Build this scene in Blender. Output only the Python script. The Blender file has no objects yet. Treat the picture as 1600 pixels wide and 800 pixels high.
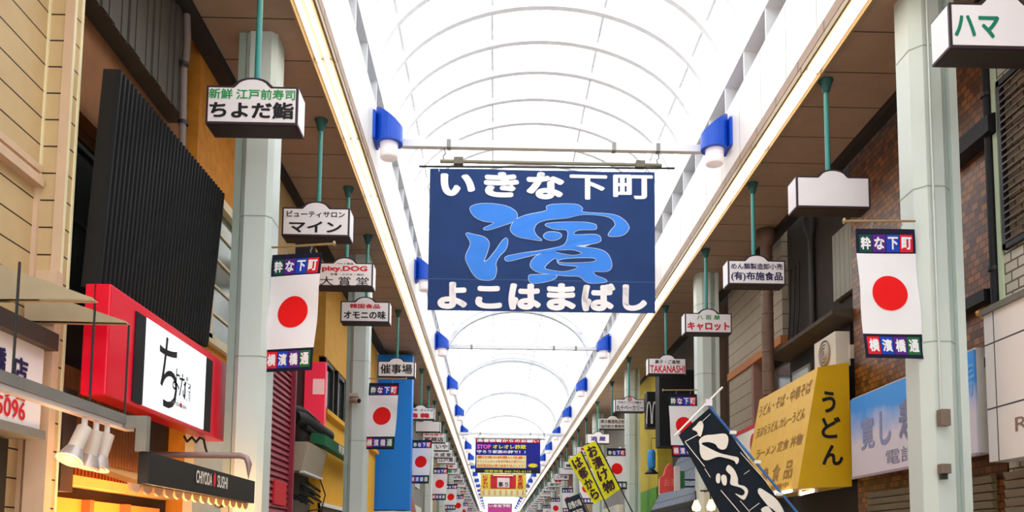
import bpy, bmesh, math, random
from mathutils import Vector, Matrix
random.seed(7)
SC = bpy.context.scene
COL = SC.collection
PI = math.pi

# ---------------------------------------------------------------- camera
F, PX, PY = 1308.0, 800.0, 741.0            # focal length and principal point in 1600x800 pixels
CAM = Vector((0, 0, 1.6))
def _dir(x, y): return Vector(((x - PX) / F, -(y - PY) / F, -1.0)).normalized()
_yw = _dir(772, 856)                          # vanishing point of the street axis
_zw = _dir(938, -14100)                       # vanishing point of the verticals
_zw = (_zw - _yw * _zw.dot(_yw)).normalized()
_xw = _yw.cross(_zw)
ROT = Matrix((_xw, _yw, _zw))                 # camera -> world
cam = bpy.data.cameras.new('camera')
cam.sensor_fit = 'HORIZONTAL'; cam.sensor_width = 36; cam.lens = F / 1600 * 36
cam.shift_x = 0; cam.shift_y = (PY - 400) / 1600
cam.clip_start = 0.05; cam.clip_end = 1000
camo = bpy.data.objects.new('camera', cam); COL.objects.link(camo)
camo.matrix_world = Matrix.Translation(CAM) @ ROT.to_4x4()
SC.camera = camo
def U(px, py, X=None, Y=None, Z=None):
    """the point of the place seen at a pixel, on a plane X=, Y= or Z="""
    d = ROT @ Vector(((px - PX) / F, -(py - PY) / F, -1.0))
    if X is not None: t = (X - CAM.x) / d.x
    elif Y is not None: t = (Y - CAM.y) / d.y
    else: t = (Z - CAM.z) / d.z
    return CAM + d * t

# ---------------------------------------------------------------- light
SC.view_settings.view_transform = 'Standard'
SC.view_settings.look = 'None'
SC.view_settings.exposure = 0.22
SC.view_settings.gamma = 1.0
SC.view_settings.use_curve_mapping = False
SC.cycles.max_bounces = 10
SC.cycles.diffuse_bounces = 6
SC.cycles.transparent_max_bounces = 12
SC.cycles.use_denoising = True
w = bpy.data.worlds.new('sky'); SC.world = w; w.use_nodes = True
bg = w.node_tree.nodes['Background']
bg.inputs[0].default_value = (0.93, 0.97, 1.0, 1); bg.inputs[1].default_value = 3.0     # bright overcast sky

# ---------------------------------------------------------------- materials
def lin(h):
    h = h.lstrip('#'); r = [int(h[i:i+2], 16) / 255 for i in (0, 2, 4)]
    return tuple((c / 12.92 if c <= .04045 else ((c + .055) / 1.055) ** 2.4) for c in r) + (1,)
MC = {}
def mat(name, col, rough=.6, metal=0.0, vary=.12, scale=6.0, emit=0.0, bump=0.0, spec=.4, ecol=None):
    if name in MC: return MC[name]
    m = bpy.data.materials.new(name); m.use_nodes = True; nt = m.node_tree; N = nt.nodes; L = nt.links
    b = N['Principled BSDF']; c = lin(col)
    b.inputs['Roughness'].default_value = rough; b.inputs['Metallic'].default_value = metal
    b.inputs['Specular IOR Level'].default_value = spec
    tc = N.new('ShaderNodeNewGeometry')
    no = N.new('ShaderNodeTexNoise'); no.inputs['Scale'].default_value = scale; no.inputs['Detail'].default_value = 5
    L.new(tc.outputs['Position'], no.inputs['Vector'])
    mx = N.new('ShaderNodeMix'); mx.data_type = 'RGBA'
    mx.inputs['A'].default_value = tuple(x * (1 - vary) for x in c[:3]) + (1,)
    mx.inputs['B'].default_value = tuple(min(1, x * (1 + vary)) for x in c[:3]) + (1,)
    L.new(no.outputs['Fac'], mx.inputs['Factor']); L.new(mx.outputs['Result'], b.inputs['Base Color'])
    if bump:
        bp = N.new('ShaderNodeBump'); bp.inputs['Strength'].default_value = bump; bp.inputs['Distance'].default_value = .01
        L.new(no.outputs['Fac'], bp.inputs['Height']); L.new(bp.outputs['Normal'], b.inputs['Normal'])
    if emit:
        b.inputs['Emission Color'].default_value = lin(ecol) if ecol else c
        b.inputs['Emission Strength'].default_value = emit
    m['_mix'] = 0
    MC[name] = m; return m
def joints(name, col, line, axis, period, width, rough=.6, vary=.08, phase=0.0, axis2=None, period2=1.0, phase2=0.0):
    """a panelled surface: dark joint lines every `period` metres along an axis of the place"""
    if name in MC: return MC[name]
    m = mat(name, col, rough, vary=vary); nt = m.node_tree; N = nt.nodes; L = nt.links
    b = N['Principled BSDF']; src = b.inputs['Base Color'].links[0].from_socket
    g = N.new('ShaderNodeNewGeometry'); s = N.new('ShaderNodeSeparateXYZ'); L.new(g.outputs['Position'], s.inputs[0])
    def linefac(ax, per, ph):
        a = N.new('ShaderNodeMath'); a.operation = 'ADD'; a.inputs[1].default_value = 1000 * per + ph; L.new(s.outputs[ax], a.inputs[0])
        d = N.new('ShaderNodeMath'); d.operation = 'MODULO'; d.inputs[1].default_value = per; L.new(a.outputs[0], d.inputs[0])
        l = N.new('ShaderNodeMath'); l.operation = 'LESS_THAN'; l.inputs[1].default_value = width; L.new(d.outputs[0], l.inputs[0])
        return l.outputs[0]
    fac = linefac(axis, period, phase)
    if axis2 is not None:
        f2 = linefac(axis2, period2, phase2)
        mm = N.new('ShaderNodeMath'); mm.operation = 'MAXIMUM'; L.new(fac, mm.inputs[0]); L.new(f2, mm.inputs[1]); fac = mm.outputs[0]
    mx = N.new('ShaderNodeMix'); mx.data_type = 'RGBA'; mx.inputs['B'].default_value = lin(line)
    L.new(fac, mx.inputs['Factor']); L.new(src, mx.inputs['A']); L.new(mx.outputs['Result'], b.inputs['Base Color'])
    return m
def bricks(name, c1, c2, mortar, bw, bh, rough=.5, msize=.008):
    if name in MC: return MC[name]
    m = mat(name, c1, rough); nt = m.node_tree; N = nt.nodes; L = nt.links; b = N['Principled BSDF']
    g = N.new('ShaderNodeNewGeometry'); s = N.new('ShaderNodeSeparateXYZ'); L.new(g.outputs['Position'], s.inputs[0])
    ad = N.new('ShaderNodeMath'); ad.operation = 'ADD'; L.new(s.outputs[0], ad.inputs[0]); L.new(s.outputs[1], ad.inputs[1])
    cb = N.new('ShaderNodeCombineXYZ'); L.new(ad.outputs[0], cb.inputs[0]); L.new(s.outputs[2], cb.inputs[1])
    t = N.new('ShaderNodeTexBrick'); L.new(cb.outputs[0], t.inputs['Vector'])
    t.inputs['Color1'].default_value = lin(c1); t.inputs['Color2'].default_value = lin(c2); t.inputs['Mortar'].default_value = lin(mortar)
    t.inputs['Scale'].default_value = 1; t.inputs['Mortar Size'].default_value = msize; t.inputs['Brick Width'].default_value = bw; t.inputs['Row Height'].default_value = bh
    L.new(t.outputs['Color'], b.inputs['Base Color'])
    return m

# ---------------------------------------------------------------- mesh helpers
class MB:
    def __init__(s): s.v = []; s.f = []; s.smooth = []
    def add(s, vs, fs, sm=False):
        n = len(s.v); s.v += [Vector(p) for p in vs]; s.f += [tuple(i + n for i in f) for f in fs]; s.smooth += [sm] * len(fs); return s
    def box(s, x0, x1, y0, y1, z0, z1):
        x0, x1 = min(x0, x1), max(x0, x1); y0, y1 = min(y0, y1), max(y0, y1); z0, z1 = min(z0, z1), max(z0, z1)
        return s.add([(x0,y0,z0),(x1,y0,z0),(x1,y1,z0),(x0,y1,z0),(x0,y0,z1),(x1,y0,z1),(x1,y1,z1),(x0,y1,z1)],
                     [(0,3,2,1),(4,5,6,7),(0,1,5,4),(1,2,6,5),(2,3,7,6),(3,0,4,7)])
    def hexa(s, p):           # eight corners, bottom four then top four, any convex hexahedron
        return s.add(p, [(0,3,2,1),(4,5,6,7),(0,1,5,4),(1,2,6,5),(2,3,7,6),(3,0,4,7)])
    def prism(s, pts, vec):   # polygon of 3-D points swept along a vector
        n = len(pts); vec = Vector(vec); a = [Vector(p) for p in pts]
        return s.add(a + [p + vec for p in a], [tuple(range(n - 1, -1, -1)), tuple(range(n, 2 * n))] + [(i, (i + 1) % n, n + (i + 1) % n, n + i) for i in range(n)])
    def tube(s, pts, r, n=10, r2=None, caps=True):
        pts = [Vector(p) for p in pts]; vs = []; fs = []; m = len(pts)
        up = None
        for i, p in enumerate(pts):
            t = (pts[min(i + 1, m - 1)] - pts[max(i - 1, 0)]).normalized()
            if up is None: up = Vector((0, 0, 1)) if abs(t.z) < .9 else Vector((1, 0, 0))
            a = t.cross(up).normalized(); b = t.cross(a).normalized(); up = -b if False else up
            rr = r if r2 is None else r + (r2 - r) * i / (m - 1)
            for k in range(n):
                q = 2 * PI * k / n; vs.append(p + a * math.cos(q) * rr + b * math.sin(q) * rr)
        for i in range(m - 1):
            for k in range(n):
                k2 = (k + 1) % n; fs.append((i*n+k, i*n+k2, (i+1)*n+k2, (i+1)*n+k))
        s.add(vs, fs, True)
        if caps:
            s.add(vs[:n], [tuple(range(n - 1, -1, -1))]); s.add(vs[-n:], [tuple(range(n))])
        return s
    def lathe(s, prof, c=(0, 0, 0), n=20, axis='Z'):
        c = Vector(c); vs = []; fs = []
        for r, z in prof:
            for k in range(n):
                q = 2 * PI * k / n
                p = Vector((r * math.cos(q), r * math.sin(q), z))
                if axis == 'Y': p = Vector((p.x, z, p.y))
                if axis == 'X': p = Vector((z, p.x, p.y))
                vs.append(c + p)
        for i in range(len(prof) - 1):
            for k in range(n):
                k2 = (k + 1) % n; fs.append((i*n+k, i*n+k2, (i+1)*n+k2, (i+1)*n+k))
        return s.add(vs, fs, True)
    def build(s, name, m, parent=None, bevel=0):
        me = bpy.data.meshes.new(name)
        off = parent.matrix_world.translation if (parent is not None and False) else (LOC.get(parent.name, Vector()) if parent is not None else Vector())
        me.from_pydata([tuple(p - off) for p in s.v], [], s.f)
        for p, sm in zip(me.polygons, s.smooth): p.use_smooth = sm
        bm = bmesh.new(); bm.from_mesh(me); bmesh.ops.recalc_face_normals(bm, faces=bm.faces); bm.to_mesh(me); bm.free()
        me.materials.append(m)
        o = bpy.data.objects.new(name, me); COL.objects.link(o)
        if parent is not None: o.parent = parent; LOC[o.name] = off
        if bevel:
            b = o.modifiers.new('bevel', 'BEVEL'); b.width = bevel; b.segments = 2; b.limit_method = 'ANGLE'
        return o
LOC = {}
def tag(o, label, cat, group=None, kind=None):
    if label: o['label'] = label
    if cat: o['category'] = cat
    if group: o['group'] = group
    if kind: o['kind'] = kind
    return o
def thing(name, label, cat, loc=(0, 0, 0), group=None):
    o = bpy.data.objects.new(name, None); COL.objects.link(o); o.empty_display_size = .1
    o.location = loc; LOC[o.name] = Vector(loc)
    return tag(o, label, cat, group)
def struct(o): o['kind'] = 'structure'; return o
def dup(root, loc, label=None, group=None, rotz=None):
    r = root.copy(); COL.objects.link(r); r.location = loc
    if rotz is not None: r.rotation_euler.z = rotz
    if label: r['label'] = label
    if group: r['group'] = group
    for ch in root.children:
        c = ch.copy(); COL.objects.link(c); c.parent = r
        for g in ch.children:
            d = g.copy(); COL.objects.link(d); d.parent = c
    LOC[r.name] = Vector(loc)
    return r
def box_on(name, m, parent, *b, bevel=0): return MB().box(*b).build(name, m, parent, bevel)

# lettering: outlines of the built-in font, turned into meshes that lie on the things they are written on
_tc = {}
def glyphs(txt, bold=.02, res=3, align=None):
    k = (txt, bold, res)
    if k not in _tc:
        cu = bpy.data.curves.new('txt', 'FONT'); cu.body = txt; cu.offset = 0; cu.resolution_u = res; cu.space_line = .95
        o = bpy.data.objects.new('txt', cu); COL.objects.link(o)
        dg = bpy.context.evaluated_depsgraph_get(); dg.update()
        me = bpy.data.meshes.new_from_object(o.evaluated_get(dg))
        vs = [(v.co.x, v.co.y) for v in me.vertices]; fs = [tuple(p.vertices) for p in me.polygons]
        bpy.data.objects.remove(o); bpy.data.curves.remove(cu); bpy.data.meshes.remove(me)
        if bold:           # heavier strokes: the outlines again, shifted round a small circle
            b0, f0, nn = vs, fs, (6 if bold < .045 else 12); vs, fs = [(x, y, nn) for x, y in b0], list(f0)
            for q in range(nn):
                dx, dy = bold * math.cos(2 * PI * q / nn), bold * math.sin(2 * PI * q / nn); n0 = len(vs)
                vs += [(x + dx, y + dy, q) for x, y in b0]; fs += [tuple(i + n0 for i in f) for f in f0]
        else: vs = [(x, y, 0) for x, y in vs]
        x0 = min(v[0] for v in vs); x1 = max(v[0] for v in vs); y0 = min(v[1] for v in vs); y1 = max(v[1] for v in vs)
        _tc[k] = ([((x - x0) / (x1 - x0) - .5, (y - y0) / (y1 - y0) - .5, l * .0003) for x, y, l in vs], fs)
    return _tc[k]
def put_text(mb, txt, c, right, up, w, h, bold=.02, res=3, fn=None):
    vs, fs = glyphs(txt, bold, res); c = Vector(c); right = Vector(right).normalized(); up = Vector(up).normalized()
    out = right.cross(up)
    pts = [c + right * (x * w) + up * (y * h) + out * l for x, y, l in vs]
    if fn: pts = [fn(p) for p in pts]
    return mb.add(pts, fs)
def letter(txt, c, right, up, w, h, m, parent, bold=.02, res=3, name='lettering'):
    return put_text(MB(), txt, c, right, up, w, h, bold, res).build(name, m, parent)
def text_col(mb, chars, c, right, up, w, h, bold=.03, res=3, fn=None, gap=.12):
    """a vertical column of characters"""
    n = len(chars); ch = h / n; c = Vector(c); up = Vector(up).normalized()
    for i, t in enumerate(chars):
        put_text(mb, t, c + up * (h / 2 - ch * (i + .5)), right, up, w, ch * (1 - gap), bold, res, fn)
    return mb
def flat(mb, pts, c, right, up, thick=0.0, fn=None):
    """a filled outline given in the plane (right, up) about c"""
    c = Vector(c); right = Vector(right).normalized(); up = Vector(up).normalized()
    p = [c + right * x + up * y for x, y in pts]
    if thick: return mb.prism(p, right.cross(up) * -thick)
    if fn: p = [fn(q) for q in p]
    return mb.add(p, [tuple(range(len(p)))])
def spline(pts, sub=4):
    """closed smooth outline through points"""
    n = len(pts); out = []
    for i in range(n):
        p0, p1, p2, p3 = (Vector(pts[(i + k) % n]) for k in (-1, 0, 1, 2))
        for s in range(sub):
            t = s / sub
            q = .5 * ((2*p1) + (p2 - p0)*t + (2*p0 - 5*p1 + 4*p2 - p3)*t*t + (3*p1 - p0 - 3*p2 + p3)*t**3)
            out.append((q.x, q.y))
    return out
RX, UZ = Vector((1, 0, 0)), Vector((0, 0, 1))
LY, RYn = Vector((0, 1, 0)), Vector((0, -1, 0))       # reading direction on left-hand and right-hand walls

# materials
white = mat('white_acrylic', '#ece6ea', .35, vary=.04)
offw = mat('cream_white', '#f3efe6', .5, vary=.04)
frame_m = mat('sign_frame_brown', '#33222c', .5)
under = mat('sign_underside_brown', '#2a1e19', .6)
teal = mat('teal_paint', '#3c8d88', .35, vary=.1)
teal_d = mat('dark_teal_paint', '#2c5f5d', .4)
black = mat('black_ink', '#0d0c12', .6, vary=.05)
green = mat('green_ink', '#1d9a4c', .5, vary=.05)
red = mat('red_ink', '#d01428', .5, vary=.05)
navy = mat('navy_ink', '#15154f', .5, vary=.05)
purple = mat('purple_ink', '#4a3295', .5, vary=.05)
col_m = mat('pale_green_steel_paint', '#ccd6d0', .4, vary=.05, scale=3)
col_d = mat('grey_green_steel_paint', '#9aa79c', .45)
blue = mat('bright_blue_enamel', '#0a4cc4', .35, vary=.06)
glassw = mat('frosted_white_glass', '#f1e6e6', .4, vary=.03, emit=.25)
soff = joints('brown_soffit_panels', '#a98d78', '#4a382c', 1, .76, .02, vary=.12)
fasc = joints('white_fascia_panels', '#efe8df', '#8f8880', 1, .95, .014, .4, vary=.04)
steelw = mat('white_painted_steel', '#e9e9ea', .4, vary=.03)
greyst = mat('grey_steel', '#8b8a86', .35, .3)
darkst = mat('dark_steel', '#2a2a2c', .4, .3)
tubem = mat('lit_fluorescent_tube', '#fffdf2', .4, emit=4.0, vary=.0)
cloth_w = mat('white_cloth', '#f2f0f4', .8, vary=.04)
cloth_navy = mat('dark_navy_cloth', '#0b0d2c', .8)
sq_black = mat('dark_teal_cloth', '#0f4a44', .8)
sq_purple = mat('purple_cloth', '#5a1c8c', .8); sq_blue = mat('blue_cloth', '#1440b8', .8); sq_red = mat('red_cloth', '#e01530', .8); sq_green = mat('green_cloth', '#176a38', .8)
disc_red = mat('vermilion_cloth', '#ec0608', .8, vary=.05)
dark = mat('opening_shade', '#171412', .8)  # near-black tone stands for the shade inside openings and recesses
glass = mat('dark_window_glass', '#39423f', .12, vary=.3, spec=.8)
# ================================================================ the arcade
YA, YB = -10.0, 132.0
XL, XR = -1.84, 3.44                     # inner faces of the two fascias
SZ = 7.1                                  # soffit height
asphalt = mat('grey_paving', '#a8a298', .8, vary=.15, bump=.3)
struct(MB().box(-9, 11, -14, 140, -.2, 0).build('floor', asphalt))
struct(MB().box(-3.12, XL, YA, YB, SZ, SZ + .12).build('ceiling', soff)); struct(MB().box(XR, 4.75, YA, YB, SZ, SZ + .12).build('ceiling', soff))
struct(MB().box(XL - .12, XL, YA, YB, SZ + .125, 8.16).build('wall_left', fasc))
struct(MB().box(XR, XR + .12, YA, YB, SZ + .125, 8.16).build('wall_right', fasc))
brass = mat('tan_metal_edge', '#a58a62', .4, .2)
edge_beam = mat('shaded_edge_beam', '#2a2522', .6)  # edge beam with the soffit's outer shade put into its dark colour
struct(MB().box(-3.3, -3.125, YA, YB, SZ - .1, SZ + .4).build('trim_1', edge_beam)); struct(MB().box(4.755, 4.9, YA, YB, SZ - .1, SZ + .4).build('trim_2', edge_beam))
# ledge above each fascia: recessed pockets, shade put into their grey, between white uprights, white rim on top
pocket = mat('shaded_pocket_back', '#70707a', .5)
for s, x, n in ((-1, XL, 'trim_3'), (1, XR, 'trim_4')):
    struct(MB().box(x + s * .22, x + s * .3, YA, YB, 8.16, 8.62).build(n, pocket))
    m = MB().box(x - s * .0, x + s * .3, YA, YB, 8.62, 8.68).box(x, x + s * .21, YA, YB, 8.1601, 8.19)
    y = 1.70
    while y < 100: m.box(x + s * .01, x + s * .215, y - .02, y + .02, 8.19, 8.62); y += .95
    struct(m.build('trim_5' if s < 0 else 'trim_6', steelw))
# barrel vault: translucent sheet on white ribs and purlins
CX, VA, VB, VZ = (XL + XR) / 2, (XR - XL) / 2 + .16, 1.97, 8.68
def arc(t, d=0): return CX + (VA + d) * math.cos(t), VZ + (VB + d) * math.sin(t)
vm = bpy.data.materials.new('translucent_roof_sheet'); vm.use_nodes = True
nt = vm.node_tree; nt.nodes.clear()
ou = nt.nodes.new('ShaderNodeOutputMaterial'); mxs = nt.nodes.new('ShaderNodeMixShader'); tr = nt.nodes.new('ShaderNodeBsdfTransparent'); tl = nt.nodes.new('ShaderNodeBsdfTranslucent')
tr.inputs[0].default_value = (.97, .97, .97, 1); tl.inputs[0].default_value = (.95, .95, .95, 1); mxs.inputs[0].default_value = .35
nt.links.new(tr.outputs[0], mxs.inputs[1]); nt.links.new(tl.outputs[0], mxs.inputs[2]); nt.links.new(mxs.outputs[0], ou.inputs[0])
n = 32; vs = []; fs = []
for y in (YA, YB):
    for k in range(n + 1): x, z = arc(PI * k / n, .06); vs.append((x, y, z))
for k in range(n): fs.append((k, k + 1, n + 2 + k, n + 1 + k))
roof = struct(MB().add(vs, fs, True).build('window_1', vm))
rib_m = mat('white_vault_rib', '#f4f4f6', .45, vary=.02)
for _n in [rib_m.node_tree]:                 # translucency added to brighten the opaque ribs against the sky
    _t = _n.nodes.new('ShaderNodeBsdfTranslucent'); _t.inputs[0].default_value = (.95, .95, .97, 1); _x = _n.nodes.new('ShaderNodeMixShader'); _x.inputs[0].default_value = .12
    _o = _n.nodes['Material Output']; _n.links.new(_n.nodes['Principled BSDF'].outputs[0], _x.inputs[1]); _n.links.new(_t.outputs[0], _x.inputs[2]); _n.links.new(_x.outputs[0], _o.inputs[0])
def rib_mesh(mb, y, hw=.055):
    vs = []; fs = []
    for k in range(n + 1):
        for d, yy in ((-.15, -hw), (-.15, hw), (.05, hw), (.05, -hw)):
            x, z = arc(PI * k / n, d); vs.append((x, y + yy, z))
    for k in range(n):
        for j in range(4): fs.append((4*k + j, 4*k + (j+1) % 4, 4*k + 4 + (j+1) % 4, 4*k + 4 + j))
    return mb.add(vs, fs)
r0 = rib_mesh(MB(), 0).build('rib', rib_m, roof); r0.location.y = 1.70
for i in range(1, 100):
    r = r0.copy(); COL.objects.link(r); r.location.y = 1.70 + .95 * i
mb = MB()
for i in range(100, 136): rib_mesh(mb, 1.70 + .95 * i)
o = mb.build('ribs', rib_m, roof); o['kind'] = 'stuff'
arch_m = mat('pale_grey_main_arch', '#b9babd', .5)
for k in range(12):
    a_ = rib_mesh(MB(), 0, .07).build('main_arch', arch_m, roof); a_.location.y = 22.6 + 8.4 * k
for dx in (-2.37, -.93, .93, 2.37):
    z = VZ + VB * math.sqrt(1 - (dx / VA) ** 2) - .02
    MB().box(CX + dx - .02, CX + dx + .02, YA, YB, z - .03, z + .03).build('purlin', rib_m, roof)

# fluorescent strip lights under the inner edge of both soffits
def strip(x0, x1):
    t = thing('strip_light', None, 'light')
    MB().box(x0, x1, 0, 1.83, SZ - .02, SZ - .001).box(x0, x0 + .025, 0, 1.83, SZ - .075, SZ - .02).box(x1 - .025, x1, 0, 1.83, SZ - .075, SZ - .02).build('housing', brass, t)
    for xx in (x0 + .09, x1 - .09): MB().tube([(xx, .03, SZ - .055), (xx, 1.8, SZ - .055)], .028, 8).build('tube', tubem, t)
    return t
for side, x0, x1 in (('left', -2.12, -1.845), ('right', 3.445, 3.70)):
    s0 = strip(x0, x1)
    for k in range(66):
        o = s0 if k == 0 else dup(s0, (0, 0, 0))
        o.location.y = 1.66 + 1.85 * k
        o['label'] = f'lit twin tube fluorescent fitting in the continuous row along the {side} soffit edge'
        o['group'] = f'strip lights along the {side} soffit'

# columns
def column(w, side):
    t = thing('arcade_column', None, 'column')
    c = w * (.16 if side < 0 else .26); h = w / 2
    prof = [(-h + c, -h), (h - c, -h), (h, -h + c), (h, h), (-h, h), (-h, -h + c)]
    MB().prism([(x, y, 0) for x, y in prof], (0, 0, SZ - .002)).build('shaft', col_m, t)
    x = side * (h + .04)
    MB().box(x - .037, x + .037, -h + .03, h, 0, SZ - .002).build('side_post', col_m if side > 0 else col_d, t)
    g = .006
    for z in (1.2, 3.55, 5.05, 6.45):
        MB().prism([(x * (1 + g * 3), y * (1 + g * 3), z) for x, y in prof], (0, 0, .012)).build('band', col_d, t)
    return t
LYS = [8.75, 15.6, 23.9, 32.2]; RYS = [7.75, 16.3, 25.3, 33.8]
while LYS[-1] < 120: LYS.append(LYS[-1] + 8.3)
while RYS[-1] < 120: RYS.append(RYS[-1] + 8.4)
ordw = ['nearest', 'second nearest', 'third nearest', 'fourth nearest']
cl = column(.33, -1); cr = column(.35, 1)
for side, c0, x, ys in (('left', cl, -2.555, LYS), ('right', cr, 4.15, RYS)):
    for i, y in enumerate(ys):
        o = c0 if i == 0 else dup(c0, (0, 0, 0))
        o.location = (x, y, 0); LOC[o.name] = Vector((x, y, 0))
        if i < 4: o['label'] = f'pale green steel arcade column, {ordw[i]} on the {side} side'
        else: o['label'] = f'distant pale green arcade column in the far {side} row'
        o['group'] = f'arcade columns on the {side}'

# blue wall lamps on the fascias
def wall_lamp(s):
    t = thing('wall_lamp', None, 'lamp')
    MB().box(0, s * .04, -.2, .2, -.12, .3).build('wall_plate', blue, t)
    n = 24; R = .2; vs = []; fs = []
    ring = [(s * (.22 + R * math.cos(q)), R * math.sin(q)) for q in [2 * PI * k / n for k in range(n)]]
    for x, y in ring: vs.append((x, y, -.12))
    for x, y in ring: vs.append((x, y, .42 - .30 * (abs(x) - .02) / .4))
    fs = [(k, (k + 1) % n, n + (k + 1) % n, n + k) for k in range(n)]
    MB().add(vs, fs, False).add(vs[:n], [tuple(range(n))]).add(vs[n:], [tuple(range(n))]).build('shade', blue, t)
    MB().lathe([(.02, -.12), (.135, -.12), (.135, -.33), (.12, -.345), (.0, -.345)], (s * .22, 0, 0), 20).build('globe', glassw, t)
    return t
for side, s, x in (('left', 1, XL), ('right', -1, XR)):
    l0 = wall_lamp(s)
    for i in range(19):
        o = l0 if i == 0 else dup(l0, (0, 0, 0))
        y = 11.95 + 6.4 * i
        o.location = (x, y, 7.66)
        o['label'] = (f'blue wall lamp with white glass, {ordw[i]} on the {side} fascia' if i < 4 else f'small distant blue wall lamp farther down the {side} fascia')
        o['group'] = f'blue wall lamps on the {side} fascia'

# crossbars from fascia to fascia with banner rails
def crossbar(y, z, label, rail=True):
    t = thing('crossbar', label, 'bar', (CX, y, z), 'white crossbars between the fascias')
    MB().box(XL, XR, y - .05, y + .05, z - .055, z + .055).build('beam', steelw, t)
    for dx in (-1.55, .95, 1.62): MB().box(CX + dx - .03, CX + dx + .03, y - .057, y + .057, z - .062, z + .062).build('clamp', greyst, t)
    if rail:
        MB().tube([(CX - 1.68, y, z - .26), (CX + 1.68, y, z - .26)], .028, 10).build('rail', mat('olive_metal', '#85816e', .4), t)
        for dx in (-1.4, 1.35): MB().box(CX + dx - .07, CX + dx + .07, y - .05, y + .05, z - .31, z - .21).build('rail_motor', mat('brown_metal', '#6d6654', .4), t)
        for dx in (-1.62, 1.62): MB().tube([(CX + dx, y, z - .05), (CX + dx + .02, y, z - .14), (CX + dx - .015, y, z - .18), (CX + dx, y, z - .27)], .014, 6).build('hook', greyst, t)
    return t
crossbar(12.2, 7.67, 'white crossbar with hanging rail above the big navy banner')
crossbar(25.0, 7.67, 'thin white crossbar crossing the vault just below the navy banner', False)
crossbar(41.3, 7.25, 'small white crossbar above the red and blue notice banner')
crossbar(57.0, 7.25, 'tiny distant crossbar above the yellow festival banner', False); crossbar(92.0, 7.25, 'tiny farthest crossbar above the pink banner', False)

# ---------------------------------------------------------------- banners across the street
def wave(y0, amp=.005):
    def fn(p):
        return Vector((p.x, p.y + amp * math.sin(p.x * 5.1 + p.z * 1.7) + amp * .7 * math.sin(p.x * 2.3 - p.z * 2.9 + 1), p.z))
    return fn
def cloth(mb, x0, x1, z0, z1, y, fn, nx=24, nz=14):
    vs = []; fs = []
    for j in range(nz + 1):
        for i in range(nx + 1): vs.append(fn(Vector((x0 + (x1 - x0) * i / nx, y, z0 + (z1 - z0) * j / nz))))
    for j in range(nz):
        for i in range(nx): a = j * (nx + 1) + i; fs.append((a, a + 1, a + nx + 2, a + nx + 1))
    return mb.add(vs, fs, True)
YBN = 12.2
p0 = U(672, 263, Y=YBN); p1 = U(1024, 490, Y=YBN)
bx0, bx1, bz1, bz0 = p0.x, p1.x, p0.z, p1.z
ban = thing('hanging_banner', 'large navy cloth banner with white and blue brush lettering hanging across the arcade', 'banner', ((bx0 + bx1) / 2, YBN, bz0))
fn = wave(YBN)
bnavy = mat('navy_banner_cloth', '#1e3b70', .85, vary=.25, scale=2.2)
cloth(MB(), bx0, bx1, bz0, bz1, YBN, fn, 60, 30).build('cloth', bnavy, ban)
# seams of the cloth
seam = mat('pale_seam_thread', '#4d6a9c', .8)
mb = MB(); lf = lambda d: (lambda p: fn(Vector((p.x, YBN, p.z))) - Vector((0, d, 0)))
cloth(mb, bx0, bx1, U(672, 436, Y=YBN).z, U(672, 436, Y=YBN).z + .008, YBN, lf(.004), 60, 1)
mb.build('seam', seam, ban)
MB().tube([U(655, 260, Y=YBN), U(1054, 263, Y=YBN)], .016, 8).build('rod', darkst, ban)
for px in (686, 760, 845, 930, 1012): MB().tube([U(px, 231 , Y=YBN) if px in (686, 1012) else U(px, 261, Y=YBN), U(px, 268, Y=YBN)], .006, 6).build('tie', offw, ban)
bwhite = mat('white_banner_print', '#fbf6f8', .8, vary=.04)
blk_out = mat('black_banner_outline', '#101a34', .8)
bblue = mat('sky_blue_banner_print', '#3d86e8', .8, vary=.12, scale=3)
bpale = mat('pale_blue_outline', '#cfe2f6', .8)
def rowtext(txt, boxes, m, d, bold, nm, grow=0):
    mb = MB()
    for t, (x0, y0, x1, y1) in zip(txt, boxes):
        a = U(x0 - grow, y0 - grow, Y=YBN); b = U(x1 + grow, y1 + grow, Y=YBN)
        put_text(mb, t, ((a.x + b.x) / 2, YBN, (a.z + b.z) / 2), RX, UZ, b.x - a.x, a.z - b.z, .028 if t in '町下' else bold, 5, lf(d))
    return mb.build(nm, m, ban)
def bb(l): return [(640 + a * .35, 240 + b * .35, 640 + c * .35, 240 + d * .35) for a, b, c, d in l]
top = bb([(138, 88, 292, 192), (332, 82, 488, 198), (522, 82, 690, 206), (714, 94, 882, 208), (908, 94, 1086, 206)])
bot = bb([(126, 572, 256, 696), (294, 590, 412, 694), (442, 580, 586, 700), (612, 578, 742, 702), (768, 578, 918, 706), (950, 584, 1060, 704)])
rowtext('いきな下町', top, bwhite, .008, .055, 'lettering'); rowtext('よこはまばし', bot, bwhite, .008, .055, 'lettering')
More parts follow.
